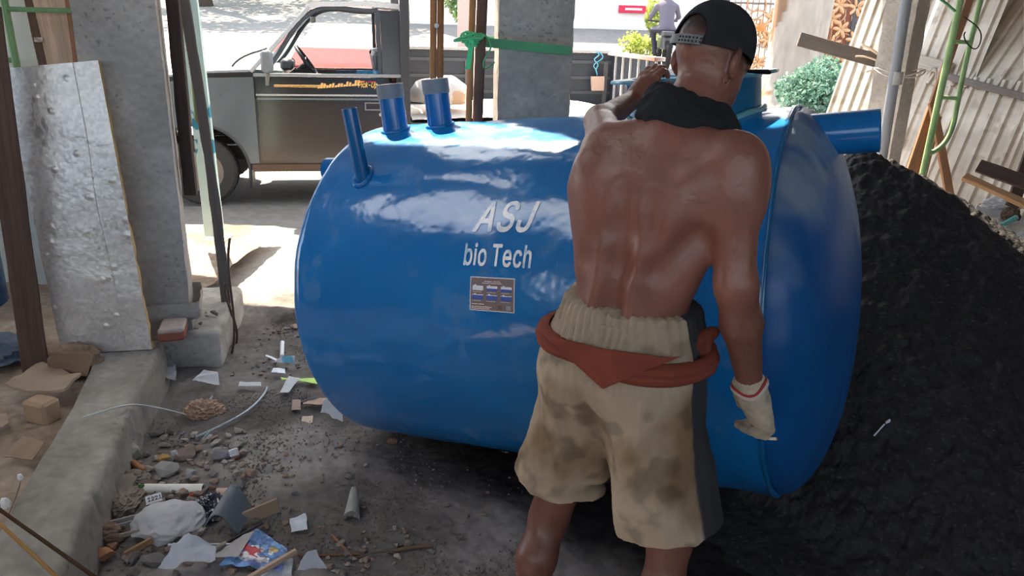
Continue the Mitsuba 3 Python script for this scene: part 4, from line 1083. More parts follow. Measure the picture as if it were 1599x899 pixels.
mr = tput('side_mirror', [place(rbox((.10, .14, .19), .03), None, (.50, -.13, 1.335))], 'satin', lin(120, 128, 136), smooth=40, label='grey side mirror')
tput('mirror_arm', bar((.50, -.11, 1.24), (.47, .02, 1.12), .045, .03), 'satin', lin(130, 132, 134), mr, smooth=30)
tput('wiper', tube(spline([(.12, .45, 1.255), (.20, .50, 1.33), (.34, .62, 1.39), (.42, .75, 1.42)], 20), .009, 6), 'satin', lin(40, 42, 48), smooth=True)
# wheels
def wheel_mesh(): 
    p = np.array([[.19, -.07], [.20, -.09], [.29, -.095], [.318, -.075], [.325, -.05], [.325, .05], [.318, .075], [.29, .095], [.20, .09], [.19, .07], [.19, -.07]])
    m = trimesh.creation.revolve(p, sections=72); v = np.asarray(m.vertices).copy(); r = np.linalg.norm(v[:, :2], axis=1); g = (r > .31) & (np.abs(v[:, 2]) > .03)
    k = np.where(g & (np.round(np.arctan2(v[:, 1], v[:, 0]) / (2 * np.pi) * 72).astype(int) % 2 == 0), .978, 1.0); v[:, :2] *= k[:, None]
    return trimesh.Trimesh(v, m.faces, process=False)
RX = np.array([[1, 0, 0], [0, 0, 1], [0, -1, 0]])
for (s, t) in ((WCX, .10), (WCX, 1.40), (3.05, .10), (3.05, 1.40)):
    w = tput('wheel', place(wheel_mesh(), RX, (s, t, WR)), 'matte', lin(78, 76, 76), smooth=25, label='dusty tyre')
    rm = trimesh.creation.revolve(np.array([[0, .02], [.05, .02], [.07, .05], [.16, .03], [.185, .06], [.195, .07], [.195, -.07], [.185, -.06], [0, -.05]]), sections=48)
    tput('rim', place(rm, RX if t < 1 else RX * [1, 1, 1], (s, t, WR)), 'metal', lin(130, 128, 126), w, smooth=30)
tput('mudflap', prism([(.255, .16), (.275, .16), (.285, .44), (.262, .44)], .0, .24), 'satin', lin(46, 46, 48), smooth=20)
tput('side_step', prism(sg.box(.30, .335, 1.70, .385).buffer(.008), -.02, .06), 'satin', lin(104, 84, 70), smooth=30, label='brownish sill rail')
tput('chassis', [prism([(-.9, .36), (4.3, .48), (4.3, .60), (-.9, .50)], .35, .45), prism([(-.9, .36), (4.3, .48), (4.3, .60), (-.9, .50)], 1.05, 1.15), tube([(3.05, .1, WR), (3.05, 1.4, WR)], .05, 12), tube([(WCX, .1, WR), (WCX, 1.4, WR)], .04, 12)], 'satin', lin(40, 38, 38))
# cargo bed
bed = tput('cargo_bed', [prism([(1.78, .70), (4.30, .70), (4.30, .78), (1.78, .78)], .0, 1.52)], 'satin', lin(92, 96, 100))
for s0, s1 in ((1.80, 2.62), (2.64, 3.46), (3.48, 4.28)):
    pn_ = tput('side_board', prism(sg.box(s0, .80, s1, 1.42), 1.50, 1.53), 'satin', lambda v: lin(62, 68, 76) * (.75 + .5 * meshkit.fbm(v * 6, 3, 104))[:, None], bed)
    tput('rib', [prism(sg.box(s0 + .01, z, s1 - .01, z + .035), 1.485, 1.50) for z in (.95, 1.12, 1.30)], 'satin', lin(84, 88, 94), pn_)
    tput('stake_pocket', prism(sg.box(s1 - .10, .80, s1 - .05, 1.32), 1.475, 1.50), 'satin', lin(104, 104, 106), pn_)
tput('top_rail', prism(sg.box(1.78, 1.42, 4.30, 1.45), 1.47, 1.55), 'satin', lin(190, 190, 188), bed, smooth=30, label='pale top rail')
def tgp(s0, z0, s1, z1, t0, t1): return place(rbox((s1 - s0, t1 - t0, z1 - z0), .004), None, ((s0 + s1) / 2, (t0 + t1) / 2, (z0 + z1) / 2))
tg = tput('tailgate', tgp(4.27, .80, 4.30, 1.40, .02, 1.52), 'satin', lin(56, 62, 70), bed)
for t in (.02, .27, .52, .77, 1.02, 1.27): tput('post', tgp(4.245, .80, 4.27, 1.40, t, t + .03), 'satin', lin(180, 180, 182), tg, label='pale upright')
tput('top_edge', tgp(4.22, 1.40, 4.34, 1.44, .0, 1.54), 'satin', lambda v: np.where((meshkit.fbm(v * 14, 3, 105) > .57)[:, None], lin(150, 110, 96), lin(216, 212, 206)), tg, label='chipped white top edge')
for t_ in (-.02, 1.5): tput('headboard_post', [bar((1.735, t_, .70), (1.735, t_, 2.05), .085, .06, [1, 0, 0])], 'satin', lambda v: lin(58, 60, 64) * (.5 + 1.2 * meshkit.fbm(v * 14, 3, 106))[:, None], bed, label='weathered black headboard post')
tput('headboard_bar', bar((1.735, 0, 1.98), (1.735, 1.5, 1.98), .06, .05), 'satin', lin(60, 62, 66), bed)
u, v, f = grid(60, 40); lz = .80 + .14 * np.sin(np.pi * np.clip(u, .02, .98)) * np.sin(np.pi * np.clip(v, .02, .98)) + .05 * meshkit.fbm(np.c_[u * 9, v * 5, 0 * u], 3, 107)
put('bed_sand', loc(trimesh.Trimesh(np.c_[1.80 + 2.44 * u, .03 + 1.42 * v, lz], f, process=False)), 'matte', lin(214, 208, 198), smooth=True, label='white sand spread over the truck bed', cat='sand', kind='stuff')

# sack, shovel blade on a blue cord, both at the far side of the truck bed
k_ = at3(684, 143, 7.95); S1 = Field(k_ - .30, k_ + .34, .014); S1.ball(k_, (.27, .20, .14), k=.01); S1.cone(k_ + [.12, 0, .04], k_ + [.22, 0, -.02], .12, .10, .05); S1.cone(k_ + [-.16, 0, .0], k_ + [-.25, 0, -.05], .09, .06, .05)
m = S1.mesh(2); m = m if m.volume > 0 else trimesh.Trimesh(m.vertices, m.faces[:, ::-1], process=False); v = np.asarray(m.vertices); m.vertices = v + np.asarray(m.vertex_normals) * (.03 * (meshkit.fbm(v * 9, 3, 108) - .5))[:, None]
put('sack', m, 'matte', lambda v: np.where((meshkit.fbm(v * 5, 2, 109) > .60)[:, None], lin(206, 176, 150), lin(226, 220, 214)), smooth=True, label='bulging white sack on the truck bed behind the vent pipes', cat='sack')
def bedp(px, py, t): p = onplane(px, py, TP + QV * t, QV); return p
c0, c1 = bedp(931, 81, 1.45), bedp(932, 118, 1.43)
cord = [c0 + (c1 - c0) * q + np.array([.035 * math.sin(q * 14) * (1 - q), -.01, 0]) for q in np.linspace(0, 1, 50)]
put('blue_rope', [tube(cord, .009, 6), tube([c0 + np.array([.03 + .05 * math.sin(q * 6), -.015, -.20 * q]) for q in np.linspace(0, 1, 24)], .008, 6)], 'satin', lin(104, 176, 196), smooth=True, label='light blue plastic cord hanging on the truck bed side', cat='cord')
w0, w1, w2, w3 = (bedp(x, y, 1.42) for x, y in ((922, 119), (942, 119), (941, 141), (923, 141)))
wv = np.array([w0, w1, w2, w3]); put('wood_block', trimesh.convex.convex_hull(np.vstack([wv, wv - QV * .05])), 'matte', lin(214, 186, 168), smooth=False, label='pinkish wooden block tied to the blue cord', cat='block')

# ------------------------------------------------------------------ the street beyond
rc = thing('red_car', 'red fastback car seen through the open window of the pickup', 'car')
yo = 11.3; rx0, zb = ony(545, 80, yo + .6)[0], float(road_z(np.array(11.9)))
prof = sg.Polygon([(0, .32), (0, .74), (.10, .98), (1.20, 1.30), (1.9, 1.30), (2.55, .95), (3.7, .82), (3.85, .34)]).buffer(-.04).buffer(.04)
m = trimesh.creation.extrude_polygon(prof, 1.5, engine='earcut'); v = np.asarray(m.vertices); w_ = (v[:, 2] - .75) * np.where(v[:, 1] > .95, .84, 1.0)
m = trimesh.Trimesh(np.c_[rx0 + w_, yo + v[:, 0], zb + v[:, 1] + .05], m.faces, process=False); m.fix_normals()
put('car_body', m, 'gloss', lin(232, 150, 134), rc, smooth=25)
for s in (-1, 1):
    sp_ = sg.Polygon([(.5, .99), (1.25, 1.24), (1.85, 1.24), (2.35, .98)]); m = trimesh.creation.extrude_polygon(sp_, .02, engine='earcut'); v = np.asarray(m.vertices)
    put('side_window', trimesh.Trimesh(np.c_[rx0 + s * (.66 + v[:, 2] - .02), yo + v[:, 0], zb + v[:, 1] + .05], m.faces, process=False), 'gloss', lin(30, 34, 40), rc, smooth=False)
    for yy in (.75, 3.0):
        put('car_wheel', place(wheel_mesh(), frame([0, 0, 1], [0, 1, 0]) , (rx0 + s * .67, yo + yy, zb + .30)), 'matte', lin(50, 50, 52), rc, smooth=25)
put('rear_bumper', place(rbox((1.54, .14, .2), .04), None, (rx0, yo + .02, zb + .48)), 'satin', lin(150, 60, 52), rc, smooth=30)
for s in (-1, 1): put('tail_lamp', place(rbox((.26, .04, .12), .01), None, (rx0 + s * .58, yo - .01, zb + .72)), 'gloss', lin(150, 20, 20), rc, smooth=30)


def leaves(c, r, n, size, seed, cols, flat=0.0, shell=.4):
    g = np.random.default_rng(seed); d = g.normal(size=(n, 3)); d /= np.linalg.norm(d, axis=1, keepdims=True); d *= g.uniform(shell, 1, (n, 1)) ** .6
    d *= (.75 + .5 * meshkit.fbm(d * 2.2 + seed, 2, seed))[:, None]
    p = np.asarray(c) + d * np.asarray(r); a = g.normal(size=(n, 3)); a[:, 2] *= 1 - flat; a /= np.linalg.norm(a, axis=1, keepdims=True)
    b = np.cross(a, g.normal(size=(n, 3)) * [1, 1, 1 - flat * .8] + [0, 0, flat]); b /= np.linalg.norm(b, axis=1, keepdims=True)
    L = size * g.uniform(.6, 1.3, (n, 1)); W = L * .30
    nn = np.cross(a, b)
    V = np.stack([p - a * L * .5, p + b * W + nn * L * .05, p + a * L * .5, p - b * W + nn * L * .05], 1).reshape(-1, 3); i = np.arange(n)[:, None] * 4
    f = np.vstack([i + [0, 1, 2], i + [0, 2, 3]]); col = np.repeat(np.asarray(cols)[g.integers(0, len(cols), n)] * g.uniform(.7, 1.3, (n, 1)), 4, 0)
    return trimesh.Trimesh(V, f, process=False), np.clip(col, 0.01, .9)


def plant(name, label, cat, blobs, size, cols, stems, seed, group=None, flat=0.0):
    k = thing(name, label, cat, group); M, C_ = [], []
    for i, (c, r, n) in enumerate(blobs):
        m, c_ = leaves(c, r, n, size, seed + i, cols, flat); M.append(m); C_.append(c_)
    kk = key_of('foliage', k); scene[kk] = mikit.ply(trimesh.util.concatenate(M), 'leafy', smooth=False, color=np.vstack(C_)); tag(kk, kind='stuff')
    for pts, r in stems: put('stem', tube(spline(pts, 14), np.linspace(r, r * .5, 14), 7), 'matte', lin(92, 78, 62), k, smooth=True)
    return k


g = np.random.default_rng(3)
GRN = [lin(104, 142, 96), lin(124, 160, 110), lin(92, 128, 92), lin(140, 168, 124)]
# shade tree up the street
tb = np.array([*onz(318, 12, 0)[:2], 0]); td = 28.6; tb = ony(318, 10, td); tb[2] = float(road_z(np.array(td)))
tk = thing('shade_tree', 'spreading tree up the street, only its dark trunk base in view', 'tree')
put('trunk', tube(spline([tb + [0, 0, -.3], tb + [.05, 0, 1.2], tb + [.5, -.2, 3.0], tb + [1.2, -.6, 5.2]], 16), [.42, .34, .29, .27, .26, .25, .25, .24, .23, .22, .21, .2, .18, .16, .14, .12], 12), 'matte', lin(74, 66, 60), tk, smooth=True)
M, C_ = [], []
for i in range(34):
    c = tb + np.array([g.uniform(-3.5, 6.5), g.uniform(-3.0, 6.5), g.uniform(3.8, 6.5)]); m, c_ = leaves(c, (1.5, 1.3, .7), 330, .30, 200 + i, GRN, .5, .0); M.append(m); C_.append(c_)
kk = key_of('canopy', tk); scene[kk] = mikit.ply(trimesh.util.concatenate(M), 'leafy', smooth=False, color=np.vstack(C_)); tag(kk, kind='stuff')

# ornamental iron gate, brown door behind its right part
GY = 16.0; gz0 = float(road_z(np.array(GY)))
def gp(px, py): return ony(px, py, GY)
gl, gr_ = gp(1128, 60)[0], gp(1365, 60)[0]; gb = gp(1200, 152)[2]; gt = gb + 2.9
gk = thing('iron_gate', 'ornate iron gate with gilded scrolls and leaves beyond the street', 'gate')
put('bottom_rail', box2((gl, GY - .02, gb), (gr_, GY + .02, gb + .05)), 'satin', lin(120, 104, 92), gk); put('middle_rail', box2((gl, GY - .02, gb + 1.75), (gr_, GY + .02, gb + 1.79)), 'satin', lin(120, 110, 104), gk)
for x in np.arange(gl + .06, gr_, .115): put('gate_bar', tube([(x, GY, gb), (x, GY, gt)], .011, 6), 'satin', lin(150, 132, 118), gk, smooth=True)
for x in (gl, gp(1328, 60)[0]): put('gate_post', box2((x - .05, GY - .06, gb - .2), (x + .05, GY + .06, gt)), 'satin', lin(70, 72, 78), gk, label='dark gate post')
def scroll(c, r, sgn, flip, turns=1.5): 
    t = np.linspace(0, 1, 46); a = flip * (t * turns * 2 * np.pi) + (0 if sgn > 0 else np.pi); rr = r * (1 - .78 * t)
    return np.stack([c[0] + rr * np.cos(a), np.full(46, GY - .03), c[2] + rr * np.sin(a)], 1)
for px, py, r, s, fl in ((1180, 40, .32, 1, 1), (1190, 78, .36, -1, -1), (1222, 22, .30, 1, -1), (1228, 72, .36, -1, 1), (1200, 108, .28, 1, 1), (1178, 8, .30, -1, 1), (1240, 108, .26, 1, -1), (1308, 20, .30, 1, 1), (1340, 30, .28, -1, 1), (1318, 66, .26, 1, -1), (1306, 95, .26, -1, -1), (1345, 84, .26, 1, 1)):
    put('scroll', tube(scroll(gp(px, py), r, s, fl), .017, 6), 'metal', lin(184, 150, 122), gk, smooth=True)
for px, py in ((1186, 44), (1205, 28), (1214, 40), (1182, 98), (1226, 96), (1196, 62), (1310, 8), (1298, 30), (1312, 46), (1336, 12), (1344, 48), (1332, 62), (1298, 70), (1336, 92), (1312, 84)):
    c = gp(px, py); L_ = []
    for j in range(6):
        a = j * np.pi / 3 + px; d = np.array([math.cos(a), -.25, math.sin(a)]); e = trimesh.creation.icosphere(1, 1.0); e = place(e, frame(d) * [.105, .045, .03], c + d * .085 + [0, -.03, 0]); L_.append(e)
    put('gilded_leaf', L_, 'metal', lin(196, 158, 122), gk, smooth=True)
c = gp(1187, 43); ro = place(trimesh.creation.icosphere(3, 1.0), np.diag([.10, .03, .10]), c + [0, -.06, 0]); put('rosette', ro, 'metal', lin(196, 134, 84), gk, smooth=True)
dk_ = thing('brown_door', 'reddish brown plank door behind the right half of the iron gate', 'door')
dx0, dx1 = gp(1284, 60)[0], gp(1372, 60)[0]
for i, x in enumerate(np.linspace(dx0, dx1, 9)[:-1]): put('plank', box2((x, GY + .35, gb), (x + (dx1 - dx0) / 8 - .012, GY + .39, gt)), 'matte', lin(158, 104, 88) * (1 + .12 * math.sin(i * 2.3)), dk_)
# big tree trunk at the gate
TY = 13.2; c0 = ony(1228, 172, TY); c1 = ony(1262, -60, TY); tk = thing('tree_trunk', 'thick pale peeling tree trunk in front of the iron gate', 'tree')
n_, k_ = 60, 48; V = []
for i in range(n_):
    t = i / (n_ - 1); c = c0 * (1 - t) + c1 * t; r = .40 + .30 * math.exp(-t * 9) + .02 * t; a = np.arange(k_) * 2 * np.pi / k_
    rr = r * (1 + .10 * np.cos(5 * a + 1.5 * t) + .16 * (meshkit.fbm(np.stack([np.cos(a) * 3.2, np.sin(a) * 3.2, 0 * a + t * 1.6], 1), 3, 121) - .5) + .10 * (meshkit.noise(np.stack([np.cos(a) * 9, np.sin(a) * 9, 0 * a + t * 4], 1), 5) - .5))
    V.append(np.stack([c[0] + rr * np.cos(a), c[1] + rr * np.sin(a), 0 * a + c[2]], 1))
i = np.arange(n_ * k_).reshape(n_, k_); f = np.stack([i[:-1], np.roll(i[:-1], -1, 1), np.roll(i[1:], -1, 1), i[1:]], -1).reshape(-1, 4)
put('bark', tm((np.vstack(V), f)), 'matte', lambda v: np.where((meshkit.fbm(v * [4, 4, .9], 3, 122) > .56)[:, None], lin(140, 116, 96), lin(176, 168, 160)) * (.75 + .5 * meshkit.fbm(v * [16, 16, 4], 2, 123))[:, None], tk, smooth=40)
SHB = [lin(112, 150, 134), lin(130, 166, 146), lin(94, 132, 118), lin(150, 180, 166)]
sh_ = [ony(x, y, d) for x, y, d in ((1240, 138, 11.6), (1268, 128, 11.4), (1290, 112, 11.7), (1300, 140, 11.3), (1276, 152, 11.2), (1250, 156, 11.3), (1302, 165, 11.3))]
sb = ony(1272, 205, 11.5)
plant('shrub', 'blue-green leafy shrub at the foot of the thick pale tree trunk', 'shrub', [(c, (.30, .30, .24), 420) for c in sh_], .085, SHB, [([sb + [.05 * i, 0, -.2], (sb + c) / 2 + [.03 * i, 0, .05], c], .02) for i, c in enumerate(sh_)], 300)
YG = [lin(176, 188, 96), lin(196, 200, 120), lin(150, 170, 90)]
bs = [ony(x, y, 19) for x, y in ((985, 66), (1000, 72), (1015, 78), (1030, 70))]
plant('bush', 'yellow-green bush beyond the end of the truck bed', 'bush', [(c, (.30, .3, .26), 170) for c in bs], .11, YG, [([c + [0, 0, -.9], c + [0, 0, -.4], c], .02) for c in bs[::2]], 330)
bs = [ony(x, y, 22) for x, y in ((1020, 14), (1018, 28), (1022, 40))]
plant('sapling', 'thin yellow-green sapling beside the red sign', 'tree', [(c, (.20, .2, .30), 130) for c in bs], .13, YG, [([bs[2] + [0, 0, -1.0], bs[1], bs[0]], .03)], 340)
bs = [ony(x, y, 15.5) for x, y in ((702, -8), (716, 6), (724, 20), (712, -22))]
plant('hanging_branch', 'dark green leafy branch hanging beside the far concrete post', 'branch', [(c, (.22, .2, .24), 150) for c in bs], .10, GRN, [([ony(728, -60, 15.5), bs[3], bs[1], bs[2]], .03)], 350)
fp0, fp1 = ony(726, 80, 14.5), ony(726, -40, 14.5); put('concrete_post', box2((fp0[0] - .13, 14.4, float(road_z(np.array(14.5))) - .1), (fp0[0] + .11, 14.64, 3.6), .01), 'matte', lin(200, 184, 172), label='pale concrete post across the street left of the pillar', cat='post')

# white shop front with the red sign
SY = 25.0; sz = float(road_z(np.array(SY))); s0, s1 = ony(640, 40, SY)[0], ony(1090, 40, SY)[0]
bk_ = thing('shop_building', 'white shop building glaring in the sun behind the truck', 'building')
put('front_wall', box2((s0, SY, sz - .4), (s1, SY + .3, sz + 5.0), .02), 'matte', lin(236, 234, 230), bk_)
for px in (700, 790, 880): p = ony(px, 20, SY); put('shutter', box2((p[0] - .9, SY - .04, sz - .1), (p[0] + .75, SY, sz + 2.3), .01), 'matte', lin(228, 226, 222), bk_)
put('canopy_edge', box2((s0, SY - .5, sz + 2.75), (s1, SY, sz + 2.85), .02), 'matte', lin(224, 222, 220), bk_)
sA, sB = ony(967, 8, SY - .15), ony(1014, 21, SY - .15)
sk_ = thing('shop_sign', 'small red sign with a white line of lettering on the white shop', 'sign')
put('panel', box2((sA[0], SY - .14, sB[2]), (sB[0], SY - .02, sA[2]), .01), 'satin', lin(206, 44, 78), sk_)
put('lettering', [box2((sA[0] + (sB[0] - sA[0]) * (.20 + .063 * i), SY - .146, sB[2] + (sA[2] - sB[2]) * .36), (sA[0] + (sB[0] - sA[0]) * (.255 + .063 * i), SY - .138, sB[2] + (sA[2] - sB[2]) * .66), .001) for i in range(9)], 'matte', lin(240, 236, 236), sk_)

# rider on a motorbike going up the street
RY = 17.5; rz = float(road_z(np.array(RY))); r0 = ony(1036, 60, RY); mx = r0[0]
mb = thing('motorbike', 'small motorbike under the grey rider beyond the truck bed', 'motorbike')
for yy in (-.55, .60):
    tw = trimesh.creation.torus(.25, .05, major_sections=36, minor_sections=10); put('bike_wheel', place(tw, frame([0, 0, 1], [0, 1, 0]), (mx, RY + yy, rz + .30)), 'matte', lin(50, 50, 52), mb, smooth=True)
put('bike_body', [place(rbox((.18, .75, .28), .08), None, (mx, RY - .12, rz + .55)), place(rbox((.24, .60, .10), .04), None, (mx, RY - .30, rz + .74)), bar((mx, RY + .55, rz + .32), (mx, RY + .34, rz + .98), .07, .05)], 'gloss', lin(70, 74, 84), mb, smooth=35)
put('handlebar', tube([(mx - .32, RY + .26, rz + 1.0), (mx, RY + .36, rz + .98), (mx + .32, RY + .26, rz + 1.0)], .018, 8), 'satin', lin(60, 60, 62), mb, smooth=True)
rp = thing('person', 'motorbike rider in grey clothes and helmet riding up the street', 'person')
Q_ = Field((mx - .45, RY - .65, rz + .15), (mx + .45, RY + .55, rz + 1.75), .022)
o = np.array([mx, RY, rz]); Q_.cone(o + [0, -.25, .85], o + [0, -.15, 1.25], .15, .17, .05); Q_.ball(o + [0, -.1, 1.28], (.21, .12, .12), k=.06)
for s in (-1, 1):
    Q_.cone(o + [s * .20, -.1, 1.28], o + [s * .30, .05, 1.08], .06, .05, .03); Q_.cone(o + [s * .30, .05, 1.08], o + [s * .28, .26, 1.02], .045, .035, .03)
    Q_.cone(o + [s * .10, -.25, .84], o + [s * .22, .12, .80], .09, .07, .04); Q_.cone(o + [s * .22, .12, .80], o + [s * .17, .02, .36], .065, .045, .03); Q_.cone(o + [s * .17, 0, .35], o + [s * .17, .15, .33], .045, .04, .02)
Q_.cone(o + [0, -.1, 1.35], o + [0, -.06, 1.50], .06, .07, .04); Q_.ball(o + [0, -.05, 1.53], (.085, .10, .115), k=.03)
m = Q_.mesh(3); m = m if m.volume > 0 else trimesh.Trimesh(m.vertices, m.faces[:, ::-1], process=False)
put('rider_body', m, 'matte', lambda v: np.where((v[:, 2] - rz > 1.40)[:, None], lin(150, 110, 92), np.where((v[:, 2] - rz > .82)[:, None], lin(112, 110, 124), lin(66, 66, 78))), rp, smooth=True)
hm = trimesh.creation.icosphere(3, 1.0); put('helmet', place(hm, np.diag([.135, .155, .14]), o + [0, -.06, 1.57]), 'gloss', lin(126, 130, 138), rp, smooth=True)


# ------------------------------------------------------------------ things around the left column
def f_foil(p, n, uv):
    a = fbm(uv.x * 5, uv.y * 5, 1.0, octaves=3); b = noise(uv.x * 90, uv.y * 90); w = smoothstep(.62, .74, fbm(uv.x * 60 + 4, uv.y * 22, 2.0, octaves=2)) * smoothstep(.09, .02, dr.abs(uv.x - .12)) * smoothstep(.5, .9, uv.y)
    return mix((.58, .54, .485), (.70, .66, .60), a) * (.85 + .3 * b) * (1 - .35 * w)


def h_foil(p, n, uv):
    d, d2, r = voronoi(uv.x * 16, uv.y * 16)
    ln = smoothstep(.004, .0, dr.abs(uv.x - .26 - .03 * noise(uv.y * 3))) * .0015
    return .0016 * fbm(uv.x * 45, uv.y * 45, octaves=3) + .004 * smoothstep(.30, .05, d) * dr.select(r > .80, mi.Float(.6), mi.Float(0)) + ln


scene['foil'] = two({'type': 'bumpmap', 'arbitrary': proc(h_foil, 2e-3), 'scale': 1.0, 'bsdf': {'type': 'principled', 'base_color': proc(f_foil), 'roughness': .38, 'metallic': .55}})
fb = [onz(97, 553, .205), onz(238, 545, .205), ony(153, 94, 3.47), ony(3, 107, 3.40)]
u, v, f = grid(60, 120)
def bil(c, u, v): return (1 - u)[:, None] * (1 - v)[:, None] * c[0] + u[:, None] * (1 - v)[:, None] * c[1] + u[:, None] * v[:, None] * c[2] + (1 - u)[:, None] * v[:, None] * c[3]
P = bil(fb, u, v); fn_ = unit(np.cross(fb[1] - fb[0], fb[3] - fb[0])); P += fn_ * (.012 * (meshkit.fbm(P * 2.2, 2, 131) - .5) + .004 * (meshkit.fbm(P * 9, 2, 132) - .5))[:, None]
if fn_[1] > 0: fn_ = -fn_
board = thing('insulation_board', 'tall foil-faced foam board leaning against the left concrete column', 'insulation board')
ed = (np.minimum(u, 1 - u) < .001) | (np.minimum(v, 1 - v) < .001)
core = [c - fn_ * .017 for c in fb]; Pc = P - fn_ * .016 + ed[:, None] * 0 * P; Pc += ed[:, None] * (.010 * (meshkit.fbm(P * 16, 2, 133) - .5))[:, None] * np.array([1, 0, .3])
fm = solid_sheet(Pc, f, .030); put('foam_core', fm, 'matte', lambda v: lin(196, 166, 118) * (.8 + .4 * meshkit.fbm(v * 30, 2, 134))[:, None], board, smooth=30, label='yellowish foam core showing at the edge')
Lw, Lh = np.linalg.norm(fb[1] - fb[0]), np.linalg.norm(fb[3] - fb[0])
put('foil_face', trimesh.Trimesh(P, f, process=False), 'foil', parent=board, smooth=True, uv=np.c_[u * Lw, v * Lh])


def px_board(name, top, bot, wpx, th, tone, label, cat='plank', depth_top=None, **kw):
    """A board whose bottom (px, py, height) and top (px, py, depth) are known."""
    b = onz(bot[0], bot[1], bot[2]); t = ony(top[0], top[1], top[2]); ax = unit(t - b); w = wpx * ((b + t) / 2 - EYE)[1] / F * 1.02
    view = unit((b + t) / 2 - EYE); side = unit(np.cross(ax, view))
    return woodboard(name, b, t, w, th, tone, side=side, label=label, cat=cat, **kw)


px_board('plank', (-22, 10, 3.25), (58, 594, .135), 38, .045, 0, 'dark weathered plank leaning at the left picture edge beside the foil board', seed=11, rough=.006)
pk = woodboard('plank', ony(298, 304, 3.80), ony(267, -30, 3.80), .062, .03, 2, side=[1, 0, 0], label='dark brown plank fixed high on the right edge of the left column', cat='plank', seed=12, rough=.003)
px_board('plank', (281, -30, 4.05), (358, 519, .0), 15, .03, 6, 'long thin grey plank leaning by the left column, its foot among rusty rods', seed=13, rough=.006, bow=-.02)
def pole(name, p0, p1, r, col, label, cat='pole', bsdf='satin', vary=.25, n=20, **kw): return put(name, tube(np.linspace(p0, p1, n), r, 12), bsdf, col, label=label, cat=cat, smooth=40, vary=vary, **kw)
pole('scaffold_pole', ony(310, 188, 4.30), ony(287, -40, 4.30), .019, lin(122, 142, 88), 'short worn green steel pole between the thin plank and the pale cyan board', freq=25)
cb_ = [ony(321, 368, 5.2), ony(350, 368, 5.2), ony(304, -40, 5.0), ony(276, -40, 5.0)]
def cyan_col(v):
    c = lin(196, 224, 222) * (.94 + .12 * meshkit.fbm(v * 4, 2, 141))[:, None]; z0 = np.stack([(v[:, 0] + 2.05) * 1.0, v[:, 2]], 1); s = meshkit.fbm(v * [26, 10, 9], 3, 142)
    zz = v[:, 2]; on = (s > .55) & (((zz > 1.00) & (zz < 1.16)) | ((zz > .84) & (zz < .93)))
    c[on] = lin(58, 140, 166); return c
u, v, f = grid(30, 160); put('painted_board', solid_sheet(bil(cb_, u, v), f, .03), 'satin', cyan_col, label='pale cyan painted board with teal stains standing beside the pickup', cat='board', smooth=30)
put('wood_offcut', place(rbox((.055, .03, .035), .004), None, ony(316, 187, 4.28)), 'matte', lin(170, 128, 92), label='little brown wooden offcut wedged at the end of the green pole', cat='wood piece')
bb = onz(338, 408, .0); bt = ony(338, 376, bb[1])[2]
put('concrete_block', place(rbox((.17, .26, bt + .02), .02), None, (bb[0] - .03, bb[1] + .13, bt / 2 - .01)), 'concrete', smooth=False, label='grey block under the pale cyan board', cat='block')
for a_, b_, lb in (((359, 372, 3.86), (362, 552, 0), 'thin straight rusty rod'), ((352, 440, 3.95), (369, 536, 0), 'bent rusty rod')):
    q0, q1 = onz(*b_), ony(*a_); put('steel_rod', tube(spline([q0, q0 + (q1 - q0) * .35 + [.012, 0, 0], q0 + (q1 - q0) * .7 - [.008, 0, 0], q1], 30), .0065, 7), 'satin', lin(84, 66, 58), label=lb + ' standing at the foot of the long thin plank', cat='rod', smooth=True)
q0 = onz(352, 520, .04); put('steel_rod', tube(spline([q0 + [-.06, 0, -.02], q0, q0 + [.03, .02, .10], q0 + [.02, .05, .24]], 20), .006, 7), 'satin', lin(84, 66, 58), label='short hooked rusty rod crossing the foot of the long thin plank', cat='rod', smooth=True)
# behind the foil board
yb = 4.35
def upright(name, q, y0, th, bsdf, col, label, cat, **kw):   # q: px corners left/right at two heights
    (xa, ya), (xb, yb_), (xc, yc), (xd, yd) = q; c = [ony(xa, ya, y0), ony(xb, yb_, y0), ony(xc, yc, y0), ony(xd, yd, y0)]
    bl = c[0] + (c[0] - c[3]) * ((c[0][2] - .12) / (c[3][2] - c[0][2])); br = c[1] + (c[1] - c[2]) * ((c[1][2] - .12) / (c[2][2] - c[1][2])); c = [bl, br, c[2], c[3]]
    uu, vv, ff = grid(10, 60); return put(name, solid_sheet(bil(c, uu, vv), ff, th), bsdf, col, label=label, cat=cat, smooth=30, **kw)
upright('white_sheet', ((-80, 105), (64, 105), (36, -25), (-110, -25)), 4.42, .015, 'matte', lin(206, 212, 206), 'smooth white sheet standing behind the green scaffold frame at upper left', 'panel', vary=.08)
d0, d1 = ony(57, 49, 4.36), ony(50, 0, 4.36)
def foot(p, q, z=.12): p, q = np.asarray(p), np.asarray(q); return p + (p - q) * ((p[2] - z) / (q[2] - p[2]))
def standing(name, pa_, pb_, y0, w, th, tone, label, cat='plank', **kw):
    b, t = ony(*pa_, y0), ony(*pb_, y0); return woodboard(name, foot(b, t), t + (t - b) * .3, w, th, tone, side=[1, 0, 0], label=label, cat=cat, **kw)
standing('plank', (68, 98), (45, -10), 4.34, .050, .03, 0, 'narrow dark brown plank between the white sheet and the tan board', seed=21)
standing('board', (100, 95), (77, -10), 4.32, .185, .02, 1, 'wide tan plywood board standing behind the left column', 'board', seed=22)
standing('plank', (122, 92), (108, -10), 4.30, .05, .02, 5, 'thin reddish strip of wood beside the tan board', seed=23)
